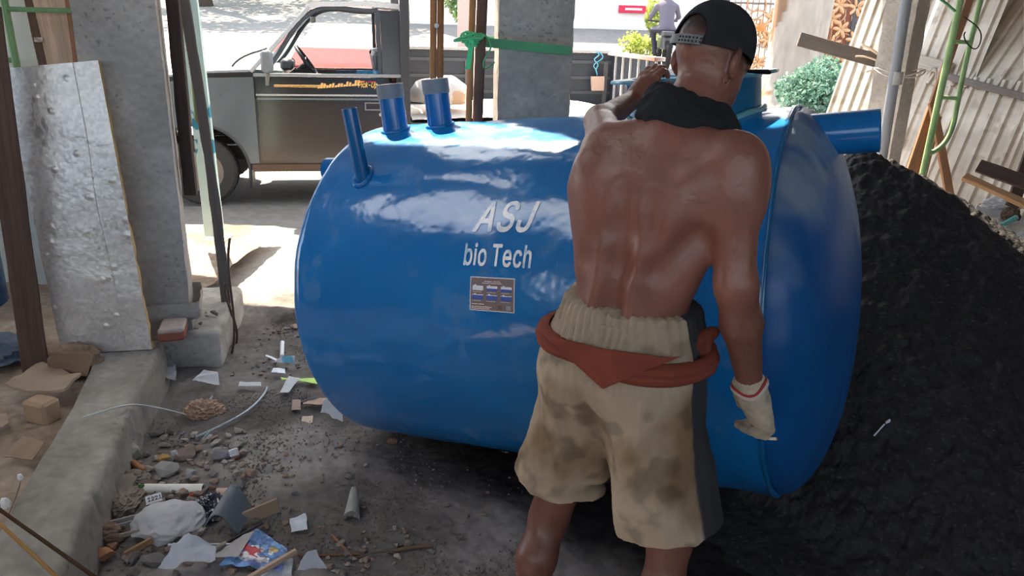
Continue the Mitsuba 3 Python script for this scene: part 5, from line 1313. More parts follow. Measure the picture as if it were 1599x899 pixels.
put('masking_tape', box2(ony(60, 62, 4.30) - [.022, .004, .012], ony(60, 62, 4.30) + [.024, .004, .012], .001), 'matte', lambda v: np.where((meshkit.noise(v * 90) > .5)[:, None], lin(214, 206, 200), lin(150, 130, 120)), label='speckled strip of tape on the narrow dark plank', cat='tape')
sf_ = thing('scaffolding', 'green scaffold frame at the upper left picture edge', 'scaffold frame')
GP = lin(104, 142, 100)
a0, a1 = ony(26, 103, 4.2), ony(4, -10, 4.2); put('upright_tube', tube(np.linspace(foot(a0, a1), a1 + (a1 - a0) * .4, 20), .019, 12), 'satin', GP, sf_, smooth=True, vary=.3, freq=20)
for (xa, ya), (xb, yb_) in (((8, 14), (116, 17)), ((-60, 91), (22, 94))): put('cross_tube', tube(np.linspace(ony(xa, ya, 4.2), ony(xb, yb_, 4.2), 10), .0135, 10), 'satin', GP, sf_, smooth=True, vary=.3, freq=20)
br0 = onz(262, 533, .235); brk = place(rbox((.115, .17, .058), .008), np.array([[.96, -.28, 0], [.28, .96, 0], [0, 0, 1]]), onz(268, 520, .245) + [0, 0.02, .012])
brk = trimesh.Trimesh(brk.vertices, brk.faces).subdivide_to_size(.02); v = np.asarray(brk.vertices); brk.vertices = v + .006 * (meshkit.fbm(v * 30, 2, 151)[:, None] - .5)
put('brick', brk, 'matte', lambda v: np.where((v[:, 2] > .27)[:, None], lin(164, 152, 146), lin(146, 92, 76)) * (.8 + .4 * meshkit.fbm(v * 40, 2, 152))[:, None], label='dusty red brick lying on the footing of the left column', cat='brick', smooth=20)
# left floor: sack, block, torn paper, dark barrel at the edge
def crumple(name, px, py, z, size, bsdf, col, label, cat, seed, amp=.35, squash=.5, rot=0.0, sub=4, freq=5.0, vary=.1, **kw):
    m = trimesh.creation.icosphere(sub, 1.0); v = np.asarray(m.vertices)
    r = 1 + amp * (1 - 2 * np.abs(meshkit.fbm(v * freq * .35 + seed * 3.3, 3, seed) - .5) * 2) - amp * .5 + .5 * amp * (meshkit.fbm(v * freq * .9 + seed, 2, seed + 1) - .5)
    v = v * r[:, None]; v[:, 2] = np.where(v[:, 2] < -.55, -.55, v[:, 2]); v = v * np.asarray(size) * .5
    c, s = math.cos(rot), math.sin(rot); v = v @ np.array([[c, s, 0], [-s, c, 0], [0, 0, 1]])
    p = onz(px, py, z); v[:, 2] -= v[:, 2].min(); return put(name, trimesh.Trimesh(v + p, m.faces, process=False), bsdf, col, label=label, cat=cat, smooth=kw.pop('smooth', 35), vary=vary, seed=seed, **kw)


def sheet_px(name, quad, z, bsdf, col, label, cat, seed, amp=.02, freq=12, n=(30, 30), lift=(0, 0, 0, 0), th=.0012, smooth=35, **kw):
    c = [onz(x, y, z + l) for (x, y), l in zip(quad, lift)]; u, v, f = grid(*n); P = bil(c, u, v)
    nz = (1 - 2 * np.abs(meshkit.fbm(P * freq + seed * 2.7, 3, seed) - .5)); P[:, 2] += amp * nz; P[:, :2] += (amp * .8 * (meshkit.fbm(P * freq * .8 + seed, 2, seed + 5) - .5))[:, None]
    if 'fun' in kw: col = kw.pop('fun')(u, v, P); col = np.vstack([col, col]); m = solid_sheet(P, f, th); k = key_of(name, kw.pop('parent', None)); scene[k] = mikit.ply(m, bsdf, smooth=True, color=np.clip(col, .01, .95)); return tag(k, label, cat)
    return put(name, solid_sheet(P, f, th), bsdf, col, label=label, cat=cat, smooth=smooth, seed=seed, **kw)


sheet_px('plastic_sack', ((10, 622), (100, 628), (134, 606), (58, 588)), FZ + .03, 'matte', lin(168, 148, 128), 'flattened dusty whitish sack on the tan floor left of the kerb', 'sack', 161, amp=.07, freq=5, vary=.2, th=.012)
put('foam_block', place(rbox((.115, .10, .085), .012), frame([.95, -.3, 0]), onz(66, 640, FZ + .045)), 'matte', lin(172, 146, 120), label='tan foam block under the flattened sack', cat='block', vary=.2, smooth=30)
crumple('paper_bag', 118, 576, FZ + .02, (.24, .15, .15), 'matte', lin(150, 128, 108), 'crumpled brown paper bag below the foil board', 'paper bag', 162, amp=.30)
sheet_px('cardboard_piece', ((72, 592), (140, 596), (146, 560), (80, 560)), FZ + .03, 'matte', lin(146, 122, 102), 'bent brown cardboard piece lying in front of the paper bag', 'cardboard', 163, amp=.03, lift=(0, 0, .10, .12), th=.004, vary=.2)
sheet_px('cardboard_piece', ((8, 716), (52, 722), (70, 694), (34, 684)), FZ + .03, 'matte', lin(150, 128, 108), 'small stiff tan card standing out of the sandy floor', 'cardboard', 164, amp=.012, lift=(.0, .0, .03, .03), th=.004, vary=.2)
sheet_px('cloth_rag', ((-10, 680), (12, 668), (12, 650), (-12, 652)), FZ + .03, 'matte', lin(164, 144, 124), 'scrap of tan rag at the left picture edge', 'rag', 165, amp=.02, th=.003, vary=.2)
dr0 = ony(-18, 520, 4.0); dv = pipe((dr0[0] - .16, 4.0, FZ), (dr0[0] - .16, 4.0, .86), .26); put('blue_drum', dv, 'gloss', lin(24, 62, 104), label='dark blue drum just inside the left picture edge', cat='drum', smooth=30)
crumple('tarpaulin', -28, 560, FZ + .02, (.42, .30, .14), 'satin', lin(84, 96, 110), 'dark bluish crumpled tarpaulin beside the foot of the weathered plank', 'tarpaulin', 166, amp=.3)
for px, py, s in ((10, 792, .03), (32, 748, .018)):
    crumple('sun_speck', px, py, KZ + .005, (s, s * .7, s * 1.5), 'matte', lin(236, 234, 232), 'small white blob standing in for a sun speck on the kerb, lower left' if px < 20 else 'tiny white blob standing in for a sun speck over a thin stem', 'sun speck', 170 + px, amp=.3, sub=3)  # white blobs put in for sun specks on the kerb
put('thin_stem', tube(spline([onz(32, 752, KZ + .006), onz(24, 778, KZ + .01), onz(12, 806, KZ + .012)], 12), .0022, 6), 'matte', lin(110, 100, 92), label='thin dark stem lying on the kerb under the tiny white sun speck blob', cat='stem')
for k, (a_, b_, c) in enumerate((((0, 796), (150, 902), lin(74, 58, 46)), ((-6, 812), (92, 904), lin(158, 122, 76)))):
    q0, q1 = onz(*a_, KZ + .10), onz(*b_, KZ + .06 if k == 0 else KZ + .04)
    put('stick', tube(np.linspace(q0 + (q0 - q1) * .4, q1 + (q1 - q0) * .15, 20), .0055, 8), 'matte', c, label=('dark thin stick' if k == 0 else 'thin bamboo stick') + ' slanting over the kerb in the lower left corner', cat='stick', smooth=True, vary=.2, freq=20)

# ------------------------------------------------------------------ poles and strapping at the middle pillar
for (xa, xb, y0, r, c, lb) in ((677, 676, 4.05, .0165, lin(172, 122, 84), 'left pole of the brown pair rising behind the second vent pipe'), (688, 687, 4.05, .0165, lin(158, 108, 72), 'right pole of the brown pair rising behind the second vent pipe'), (739, 732, 4.15, .0165, lin(176, 128, 88), 'thin light brown pole left of the middle pillar'), (754, 746, 4.20, .027, lin(112, 90, 80), 'thicker dark brown pole touching the middle pillar')):
    t, b = ony(xa, -20, y0), ony(xb, 180, y0); b = foot(b, t, 0.0); pole('pole', b, t, r, c, lb, 'pole', 'matte', .35, 40, freq=6)
q0 = ony(682, 40, 4.02); put('paint_blob', place(trimesh.creation.icosphere(2, .012), None, q0), 'matte', lin(232, 222, 212), label='white paint blob on the pair of brown poles', cat='paint blob', smooth=True)
STR = lin(76, 168, 112)
strap = thing('strapping', 'green plastic strapping tied around the middle pillar and its poles', 'strapping')
y1 = 4.30; s0, s1 = ony(757, 66, y1), ony(891, 79, y1 + .02); s2 = s1 + np.array([.03, .42, .02]); s3 = np.array([s0[0] - .02, s0[1] + .45, s0[2]])
pth = np.array([ony(733, 60, 4.10), ony(746, 60, 4.14), s0 - [0, .03, 0], s0 * .5 + s1 * .5 - [0, .005, 0], s1, s2, (s2 + s3) / 2 + [0, .06, 0], s3])
pp = []
for a_, b_ in zip(pth[:-1], pth[1:]): pp += list(np.linspace(a_, b_, 12, endpoint=False))
pp = np.array(pp + [pth[-1]]); up_ = np.array([0, 0, .024]); m_ = len(pp)
wob = 1 + .25 * (meshkit.noise(pp * 9)[:, None] - .5)
V = np.vstack([pp - up_ * wob, pp + up_ * wob]); i = np.arange(m_); f = np.stack([i[:-1], i[1:], i[1:] + m_, i[:-1] + m_], -1)
put('band', solid_sheet(V, np.vstack([f[:, [0, 1, 2]], f[:, [0, 2, 3]]]), .003), 'satin', STR * .8, strap, smooth=30, vary=.2)
kn_ = ony(737, 62, 4.09); g = np.random.default_rng(31)
put('knot', [tube(spline(kn_ + g.normal(size=(6, 3)) * [.03, .012, .022], 40), .006, 6) for _ in range(7)], 'satin', lin(96, 196, 136), strap, smooth=True)
put('loose_tail', [solid_sheet(np.vstack([np.linspace(kn_ + [-.012, -.02, .0], ony(731, 108, 4.10) + [-.014, 0, 0], 14), np.linspace(kn_ + [.012, -.02, 0], ony(735, 108, 4.10), 14)]), np.vstack([np.stack([np.arange(13), np.arange(1, 14), np.arange(15, 28)], -1), np.stack([np.arange(13), np.arange(15, 28), np.arange(14, 27)], -1)]), .002)], 'satin', lin(92, 206, 130), strap, smooth=False, label='bright green hanging tail')
put('loop', tube(spline([kn_, ony(757, 55, 4.12), ony(766, 75, 4.15), ony(758, 90, 4.14), ony(755, 100, 4.14), ony(772, 97, 4.2)], 50), .0045, 6), 'satin', lin(96, 176, 124), strap, smooth=True)

# ------------------------------------------------------------------ right: conduit, scaffold, stakes, boards, rubble
c0, c1 = ony(1378, 240, 6.42), ony(1420, -30, 6.42); cd = thing('conduit', 'grey plastic conduit running up the slim concrete post on the right', 'pipe')
put('tube', tube(np.linspace(foot(c0, c1, 0), c1, 12), .042, 18), 'satin', lin(120, 126, 136), cd, smooth=True)
q = ony(1399, 122, 6.42); put('coupling', tube([q - unit(c1 - c0) * .05, q + unit(c1 - c0) * .05], .052, 18), 'satin', lin(150, 152, 156), cd, smooth=40)
a_ = np.linspace(0, 2 * np.pi, 40)[:-1]; q = ony(1405, 113, 6.62)
put('wire_tie', [tube([q + [.19 * math.cos(t), .20 * math.sin(t) + .02, .03 * math.cos(t * 2 + k)] for t in a_], .006, 6, close=True) for k in (0, 1.2)] + [tube(spline([q + [.12, -.2, 0], q + [.16, -.24, .05], q + [.20, -.2, -.03], q + [.22, -.15, .06]], 20), .006, 6)], 'satin', lin(180, 172, 168), label='twisted wire tied around the slim post and its conduit', cat='wire', smooth=True)
gb_ = woodboard('grey_board', ony(1247, 61, 7.0), ony(1400, 103, 7.0), .115, .035, 6, side=[0, 0, 1], label='short grey board sticking out left of the slim concrete post', cat='board', seed=33)
put('split_splinters', [tube(spline([ony(1345, 70, 6.95), ony(1362, 78, 6.9), ony(1378, 92, 6.9)], 14), .012, 6), tube(spline([ony(1336, 88, 6.95), ony(1360, 91, 6.9), ony(1374, 99, 6.88), ony(1353, 112, 6.9)], 18), .009, 6)], 'matte', lin(226, 204, 180), label='pale split splinters at the end of the short grey board', cat='splinters', smooth=True)
sc = thing('scaffolding', 'worn green scaffold ladder frame leaning on the right behind the black sand', 'scaffold frame'); SG = lin(150, 182, 124)
A0, A1 = ony(1440, 275, 5.0), ony(1502, -10, 5.0); A0f = foot(A0, A1, .55)
put('upright_tube', tube(np.linspace(A0f, A1 + (A1 - A0) * .2, 30), .021, 12), 'satin', SG, sc, smooth=True, vary=.35, freq=14)
B_pts = [ony(1535, -14, 5.02), ony(1512, 80, 5.02), ony(1493, 173, 5.02), ony(1482, 212, 5.02), ony(1470, 228, 5.01), ony(1449, 240, 5.0)]
put('bent_tube', tube(spline(B_pts, 40), .0155, 10), 'satin', SG * .9, sc, smooth=True, vary=.35, freq=14)
for (xa, ya), (xb, yb_) in (((1488, 65), (1514, 66)), ((1470, 152), (1497, 154))): put('rung', tube([ony(xa, ya, 5.0), ony(xb, yb_, 5.02)], .013, 10), 'satin', lin(150, 186, 130), sc, smooth=40)
put('green_rope', tube(spline([ony(1465, -4, 5.0), ony(1478, 6, 5.0), ony(1492, 18, 4.98)], 12), .008, 6), 'satin', lin(86, 150, 108), label='thin green cord at the top of the scaffold ladder frame', cat='cord', smooth=True)
put('black_wire', tube(spline([ony(1505, 26, 4.98), ony(1524, 40, 4.97), ony(1532, 60, 4.97), ony(1524, 76, 4.97), ony(1512, 70, 4.98), ony(1508, 50, 4.98)], 40), .004, 6), 'satin', lin(54, 54, 54), label='loose dark wire looped on the scaffold ladder frame', cat='wire', smooth=True)
q0, q1 = ony(1418, 275, 5.35), ony(1520, -20, 5.6); woodboard('stake', foot(q0, q1, .20), q1, .055, .03, 5, side=[1, 0, 0], label='long reddish brown stake leaning behind the green scaffold ladder', cat='stake', seed=41, rough=.004)
q0, q1 = ony(1484, 312, 5.2), ony(1456, 160, 5.35); q0 = foot(q0, q1, .20); woodboard('stake', q0, q1, .055, .03, 5, side=[1, 0, 0], label='short brown stake propped crosswise behind the scaffold ladder foot', cat='stake', seed=42, rough=.005)
q0, q1 = ony(1432, 285, 5.50), ony(1458, 180, 5.58); woodboard('stake', foot(q0, q1, .20), q1, .11, .02, 5, side=[1, 0, 0], label='broad brown board end standing behind the scaffold ladder foot', cat='stake', seed=43, rough=.006)
def rub_h(x, y): p = np.stack([x, y, 0 * x], -1); return .30 + .10 * (y - 5.2) * .3 + .16 * (meshkit.fbm(p * 2.2, 3, 171) - .5) + .09 * (meshkit.fbm(p * 9, 3, 172) - .5)
u, v, f = grid(90, 80); gx, gy = 2.3 + 2.5 * u, 4.55 + 2.3 * v; ed = np.minimum.reduce([u, 1 - u, v * 1.0, 1 - v]); gz = rub_h(gx, gy) * np.clip(ed / .08, 0, 1) - .05 * (ed < .01)
put('rubble_bank', np.c_[gx, gy, gz] @ np.eye(3) if False else (np.c_[gx, gy, gz], f), 'dirt', smooth=True, kind='structure', label='bank of grey rubble at the foot of the corrugated fence')
def rb(px, py, dz=0.0):
    p = onz(px, py, .32)
    for _ in range(4): p = onz(px, py, float(rub_h(np.array([p[0]]), np.array([p[1]]))[0]) + dz)
    return p
woodboard('board', ony(1506, 276, 5.3), ony(1640, 336, 4.9), .085, .03, 3, side=[.2, .9, .35], label='tan board lying across the rubble by the right picture edge', cat='board', seed=44, rough=.005)
woodboard('board', ony(1526, 266, 5.32) + [0, 0, .03], ony(1650, 308, 5.0) + [0, 0, .03], .09, .04, 2, side=[.1, .5, .8], label='black board lying on the tan board by the right picture edge', cat='board', seed=45, rough=.004)
woodboard('plank', ony(1580, 322, 5.6), ony(1612, 230, 5.9), .09, .03, 2, side=[1, 0, 0], label='dark brown plank leaning on the fence at the right picture edge', cat='plank', seed=46)
def blk(name, c, size, R, col, label, cat, bsdf='matte', **kw): return put(name, place(rbox(size, .006), R, c), bsdf, col, label=label, cat=cat, smooth=30, **kw)
blk('paper_stack', rb(1545, 335, .02), (.24, .13, .02), frame([.95, -.2, -.1]), lin(182, 184, 188), 'whitish stack of wet paper on the rubble right of the sand heap', 'paper', vary=.3)
crumple('plastic_bag', 1565, 326, .42, (.34, .16, .12), 'satin', lin(160, 164, 170), 'grey plastic bag on the rubble below the tan board', 'plastic bag', 176, amp=.25)
crumple('dirt_clod', 1577, 343, .36, (.13, .12, .12), 'matte', lin(84, 70, 62), 'dark brown clod beside the teal scraper', 'clod', 177, amp=.3)
blk('offcut', rb(1535, 322, .03), (.10, .05, .03), frame([.9, .3, 0]), lin(176, 124, 84), 'small orange-brown wood offcut beside the grey plastic bag', 'wood piece')
ts = thing('scraper', 'teal plastic scraper lying on the rubble right of the sand heap', 'scraper'); q0, q1 = rb(1547, 360, .03), rb(1586, 340, .07)
put('handle', tube(np.linspace(q0 + (q1 - q0) * .35, q1, 12), np.linspace(.016, .022, 12), 12), 'gloss', lin(28, 140, 140), ts, smooth=40); put('blade', bar(q0, q0 + (q1 - q0) * .4, .07, .012, [1, .3, 0]), 'gloss', lin(110, 172, 166), ts, smooth=20)
sheet_px('plastic_sheet', ((1548, 388), (1606, 402), (1606, 366), (1572, 372)), .42, 'satin', lin(150, 152, 156), 'dusty grey plastic sheet at the right picture edge', 'plastic sheet', 178, amp=.04, vary=.2)
for k in range(14):
    g = np.random.default_rng(400 + k); px, py = g.uniform(1520, 1600), g.uniform(328, 392)
    if py > 300 + (px - 1470) * .9: continue
    put('rubble_stone', place(stone(500 + k, g.uniform(.03, .08, 3)), None, rb(px, py, .01)), 'matte', lin(*((120, 112, 108), (140, 132, 124), (100, 94, 92))[k % 3]), label=('grey', 'pale', 'dark grey')[k % 3] + ' small stone ' + ('left of' if px < 1566 else 'right of') + (' the teal scraper' if py < 362 else ' the dusty plastic sheet'), cat='stone', group='stones on the rubble bank', smooth=False)
p = onz(1384, 657, 0)
for _ in range(30): p = onz(1384, 657, float(heap_h(np.array([p[0]]), np.array([p[1]]))[0]) * .5 + p[2] * .5)
q = p + np.array([-.02, -.03, .004]); wp = thing('wrapper_scrap', 'thin white wrapper scrap on the dark slope of the sand heap', 'wrapper')
put('strip', bar(q, q + [-.03, .0, -.05], .006, .002), 'matte', lin(210, 214, 220), wp, smooth=False); put('twist', place(stone(8, (.03, .014, .014)), frame([.8, .1, .6]), q + [.01, 0, .01]), 'matte', lin(220, 226, 236), wp, smooth=False)


# ------------------------------------------------------------------ litter on the dirt
def gpt(px, py, dz=0.0):
    p = onz(px, py, 0)
    for _ in range(4): p = onz(px, py, groundz(p[0], p[1]) + dz)
    return p


TAN, GRY = lin(150, 134, 120), lin(128, 122, 118)
# chunks that can be told apart
def chunk(px, py, wpx, hpx, seed, col, label, cat='stone', zs=.85, n=16, name='rubble_chunk'):
    p = gpt(px, py); sc_ = (p - EYE)[1] / F * 1.1; s = np.array([wpx * sc_, hpx * sc_ * 1.25, max(hpx * sc_ * zs, .02)])
    m = stone(seed, s, n, .22); m.apply_translation([p[0], p[1], groundz(p[0], p[1]) + s[2] * .36])
    return put(name, m, 'matte', col, label=label, cat=cat, smooth=False, vary=.2, freq=30, seed=seed)


for a_ in ((203, 718, 42, 40, 601, lin(150, 150, 136), 'pale greenish grey concrete chunk beside the kerb face'), (262, 740, 48, 32, 602, lin(156, 154, 150), 'big light grey concrete chunk behind the white pipe'), (297, 747, 24, 26, 603, lin(146, 146, 146), 'squarish grey chunk right behind the white pipe'),
           (290, 714, 38, 30, 604, lin(136, 122, 114), 'brownish pointed chunk above the two light grey chunks'), (347, 716, 40, 28, 605, lin(126, 124, 128), 'flat grey slab with a white chip on it'), (256, 719, 24, 16, 606, lin(180, 148, 98), 'yellowish stone chunk between the grey chunks'),
           (207, 692, 26, 22, 607, lin(128, 112, 106), 'brown-grey chunk high against the kerb face'), (230, 735, 26, 14, 608, lin(150, 144, 136), 'slim pale chunk left of the big light grey chunk'), (325, 733, 16, 12, 609, lin(140, 128, 122), 'round stone right of the squarish chunk'), (333, 742, 20, 14, 610, lin(134, 124, 120), 'rounded grey-brown stone above the pinkish card'),
           (310, 704, 18, 14, 611, lin(140, 118, 106), 'small brown chunk at the top of the chunk pile'), (295, 700, 22, 12, 612, lin(158, 138, 126), 'small tan brick bit at the top of the chunk pile'), (372, 716, 14, 18, 613, lin(106, 84, 76), 'dark brown chunk right of the flat slab'), (160, 873, 50, 34, 614, lin(164, 118, 92), 'orange broken brick in the lower left rubble'),
           (176, 856, 30, 16, 615, lin(160, 124, 102), 'flat orange brick chip leaning on the orange broken brick'), (240, 880, 60, 28, 616, lin(122, 118, 116), 'large flat grey chunk at the bottom edge of the rubble'), (208, 874, 36, 26, 617, lin(140, 128, 118), 'pale brown chunk beside the orange broken brick'), (278, 870, 34, 26, 618, lin(150, 136, 122), 'tan triangular chunk below the white plastic bag'),
           (300, 775, 16, 10, 619, lin(146, 88, 66), 'little reddish stone under the white pipe'), (330, 768, 18, 12, 620, lin(126, 96, 82), 'dark reddish stone left of the pinkish card'), (612, 692, 20, 13, 621, lin(130, 104, 86), 'brown clod at the shadow edge under the tank'), (545, 746, 20, 13, 622, lin(120, 112, 108), 'grey stone above the clear plastic cup'),
           (565, 796, 18, 12, 623, lin(124, 112, 106), 'brown-grey stone lying just right of the crumpled clear cup'), (462, 513, 24, 11, 624, lin(196, 172, 150), 'pale tan stone close to the left end of the tank'), (698, 790, 15, 9, 625, lin(122, 112, 112), 'lone oblong stone on the dark floor between litter and man'), (718, 842, 16, 9, 626, lin(112, 102, 98), 'lone rough stone nearer the bottom edge, left of the man')):
    chunk(*a_)
blk('wood_offcut', gpt(216, 730, .02), (.10, .035, .02), frame(gpt(232, 742) - gpt(205, 722)), lin(164, 120, 90), 'short brown wood offcut between the chunks beside the kerb', 'wood piece', vary=.2)
blk('tile_chip', gpt(365, 706, .045), (.035, .03, .012), frame([.9, .3, .2]), lin(220, 222, 226), 'bright white chip on the flat grey slab', 'tile chip')
blk('tile_chip', gpt(272, 707, .03), (.03, .02, .008), frame([.9, -.3, .4]), lin(200, 204, 210), 'small whitish chip left of the pointed brown chunk', 'tile chip')
# white pipe with green inside
p0, p1 = gpt(224, 763, .028), gpt(318, 763, .020); wp = thing('pipe_offcut', 'white plastic pipe offcut, green inside, lying across the rubble', 'pipe')
sh0 = p0 - unit(p1 - p0) * .055; m = pipe(p0 - unit(p1 - p0) * .04, p1, .0185, .0160, 36); v = np.asarray(m.vertices).copy()
s_ = (v - p0) @ unit(p1 - p0); cut = s_ < -.001; v[cut] += unit(p1 - p0)[None] * ((v[cut] - p0) @ np.array([0, -.35, .94]) / .0185 * .5 + .5)[:, None] * .055; m = trimesh.Trimesh(v, m.faces, process=False)
put('outer_wall', m, 'satin', lin(222, 220, 212), wp, smooth=35); put('inner_wall', pipe(p0 - unit(p1 - p0) * .034, p1 - unit(p1 - p0) * .01, .0158), 'matte', lin(62, 92, 60), wp, smooth=35, label='green inner side')
# plastic bags and film
crumple('plastic_bag', 266, 828, .02, (.22, .19, .12), 'film', lin(232, 234, 238), 'translucent white plastic bag bunched in the rubble below the white pipe', 'plastic bag', 631, amp=.30, freq=3.2, sub=5)
sheet_px('clear_film', ((248, 897), (338, 893), (326, 862), (296, 848)), .05, 'film', lin(226, 230, 236), 'torn clear plastic film at the bottom of the rubble', 'plastic film', 632, amp=.05, lift=(0, 0, .02, .06), freq=11)
sheet_px('clear_film', ((466, 899), (512, 896), (500, 866), (484, 872)), .02, 'film', lin(220, 224, 230), 'clear plastic sachet standing at the bottom edge right of the wooden stick', 'plastic film', 633, amp=.03, lift=(0, 0, .06, .06), freq=14)
sheet_px('clear_film', ((404, 912), (456, 906), (458, 878), (414, 884)), .01, 'film', lin(226, 230, 234), 'crinkled clear film below the wooden stick at the bottom edge', 'plastic film', 634, amp=.025, freq=16)
sheet_px('foil_sachet', ((455, 836), (482, 832), (478, 806), (453, 813)), .01, 'satin', lin(206, 212, 220), 'small silvery sachet right of the blue wrapper', 'sachet', 635, amp=.018, freq=22, lift=(0, 0, .02, .02), vary=.3)
sheet_px('plastic_bag', ((500, 660), (538, 668), (534, 644), (508, 640)), .01, 'film', lin(216, 222, 226), 'clear crushed plastic cup near the bottom left of the tank', 'plastic cup', 636, amp=.06, freq=10, lift=(0, 0, .05, .04))
gl = thing('plastic_cup', 'crumpled clear plastic cup with brown dregs standing alone on the dirt', 'plastic cup'); q0, q1 = gpt(549, 808, .014), gpt(553, 764, .055)
u, v, f = grid(40, 16); th = u * 2 * np.pi; ax = unit(q1 - q0); E = frame(ax); rr = (.036 - .020 * v) * (1 + .25 * (meshkit.fbm(np.c_[np.cos(th) * 2, np.sin(th) * 2, v * 4], 3, 641) - .5)); P = q0 + (v * np.linalg.norm(q1 - q0))[:, None] * ax + (rr * np.cos(th))[:, None] * E[:, 1] + (rr * np.sin(th) * .8)[:, None] * E[:, 2]
put('cup_wall', solid_sheet(P, f, .001), 'film', lin(206, 206, 200), gl, smooth=True); put('dregs', place(stone(12, (.025, .02, .03)), None, q1 - ax * .014 + [.006, 0, -.008]), 'satin', lin(134, 110, 84), gl, smooth=False)
# dark sheet of rubber with a black bag under it, boards, rods
def bend(u, v): c = [gpt(318, 832, .01), gpt(372, 834, .012), gpt(396, 796, .03), gpt(352, 778, .05)]; P = bil(c, u, v); P[:, 2] += .075 * np.sin(np.pi * (.12 + .88 * u)) ** 1.3; return P
u, v, f = grid(40, 24); put('rubber_sheet', solid_sheet(bend(u, v), f, .005), 'satin', lin(112, 118, 122), label='curled grey rubber sheet in the middle of the litter', cat='rubber sheet', smooth=30, vary=.1)
crumple('black_bag', 328, 808, .01, (.12, .16, .09), 'gloss', lin(40, 46, 58), 'black plastic bag sticking out left of the curled rubber sheet', 'plastic bag', 645, amp=.4, freq=8)
blk('board_offcut', gpt(404, 806, .012), (.15, .085, .010), frame(gpt(425, 800) - gpt(388, 816)), lin(160, 138, 118), 'tan board offcut under the right side of the rubber sheet', 'board', vary=.15)
blk('card_piece', gpt(350, 770, .018), (.062, .045, .006), frame([1, .1, .0], [0, .9, .4]), lin(206, 186, 172), 'small pinkish card right of the white pipe', 'card')
put('trim_rod', bar(gpt(262, 851, .03), gpt(372, 850, .03), .010, .008), 'satin', lin(196, 204, 214), label='straight whitish trim rod under the plastic bag', cat='rod', smooth=20)
kf = thing('putty_knife', 'long dark rod with a dirty pale handle lying beside the blue wrapper', 'rod'); put('rod', tube([gpt(352, 848, .025), gpt(410, 816, .02)], .0045, 8), 'satin', lin(60, 58, 60), kf, smooth=True); put('rod_handle', tube([gpt(318, 868, .03), gpt(352, 849, .026)], .010, 10), 'matte', lin(160, 150, 138), kf, smooth=True)
woodboard('stick', gpt(385, 905, .03), gpt(462, 860, .035), .018, .014, 1, label='brown wooden stick lying over the blue wrapper', cat='stick', seed=51)
woodboard('stick', gpt(518, 836, .008), gpt(548, 868, .008), .012, .008, 5, label='reddish wood splinter pointing to the bottom edge right of the sachets', cat='stick', seed=52)
put('twig', tube(spline([gpt(606, 862, .006), gpt(640, 855, .01), gpt(676, 852, .006)], 14), .006, 7), 'matte', lin(120, 100, 84), label='brown twig lying left of the man near the bottom edge', cat='twig', smooth=True)
put('twig', tube(spline([gpt(465, 866, .01), gpt(520, 866, .006), gpt(560, 864, .006)], 14), .0045, 7), 'matte', lin(126, 98, 76), label='thin reddish twig right of the wooden stick tip', cat='twig', smooth=True)
put('twig', tube(spline([gpt(560, 870, .005), gpt(590, 862, .012), gpt(622, 864, .005)], 14), .003, 6), 'matte', lin(104, 90, 80), label='fine dark twig crossing the stones near the bottom edge', cat='twig', smooth=True)
def wrap_col(u, v, P):
    n1 = meshkit.fbm(np.c_[u * 6, v * 6, 0 * u], 3, 651); c = np.where((n1 > .52)[:, None], lin(112, 158, 208), lin(76, 118, 176)) * np.ones((len(u), 1))
    c = np.where(((v < .25) & (n1 < .60))[:, None], lin(128, 148, 214), c)
    w = (meshkit.fbm(np.c_[u * 7 + 3, v * 7, 0 * u], 2, 652) > .52) & (u > .12) & (u < .75) & (v > .2) & (v < .75); c = np.where(w[:, None], lin(228, 226, 230), c)
    r = (meshkit.fbm(np.c_[u * 8 + 9, v * 8, 0 * u], 2, 653) > .57) & (u > .1) & (u < .7) & (v > .2) & (v < .6); c = np.where(r[:, None], lin(196, 70, 78), c)
    y = (u - .72) ** 2 + (v - .70) ** 2 < .010; c = np.where(y[:, None], lin(206, 176, 96), c); d = (meshkit.fbm(np.c_[u * 9 + 1, v * 9, 0 * u], 2, 654) > .60); return np.where(d[:, None], c * .55, c)
sheet_px('snack_wrapper', ((342, 888), (440, 896), (450, 864), (400, 832)), .022, 'satin', None, 'crumpled blue snack wrapper printed in white, red and yellow', 'wrapper', 655, amp=.022, freq=16, n=(70, 70), fun=wrap_col)
sheet_px('film_strip', ((330, 878), (372, 876), (398, 836), (380, 842)), .035, 'film', lin(222, 218, 216), 'clear film flap over the left side of the blue wrapper', 'plastic film', 656, amp=.02, freq=14)
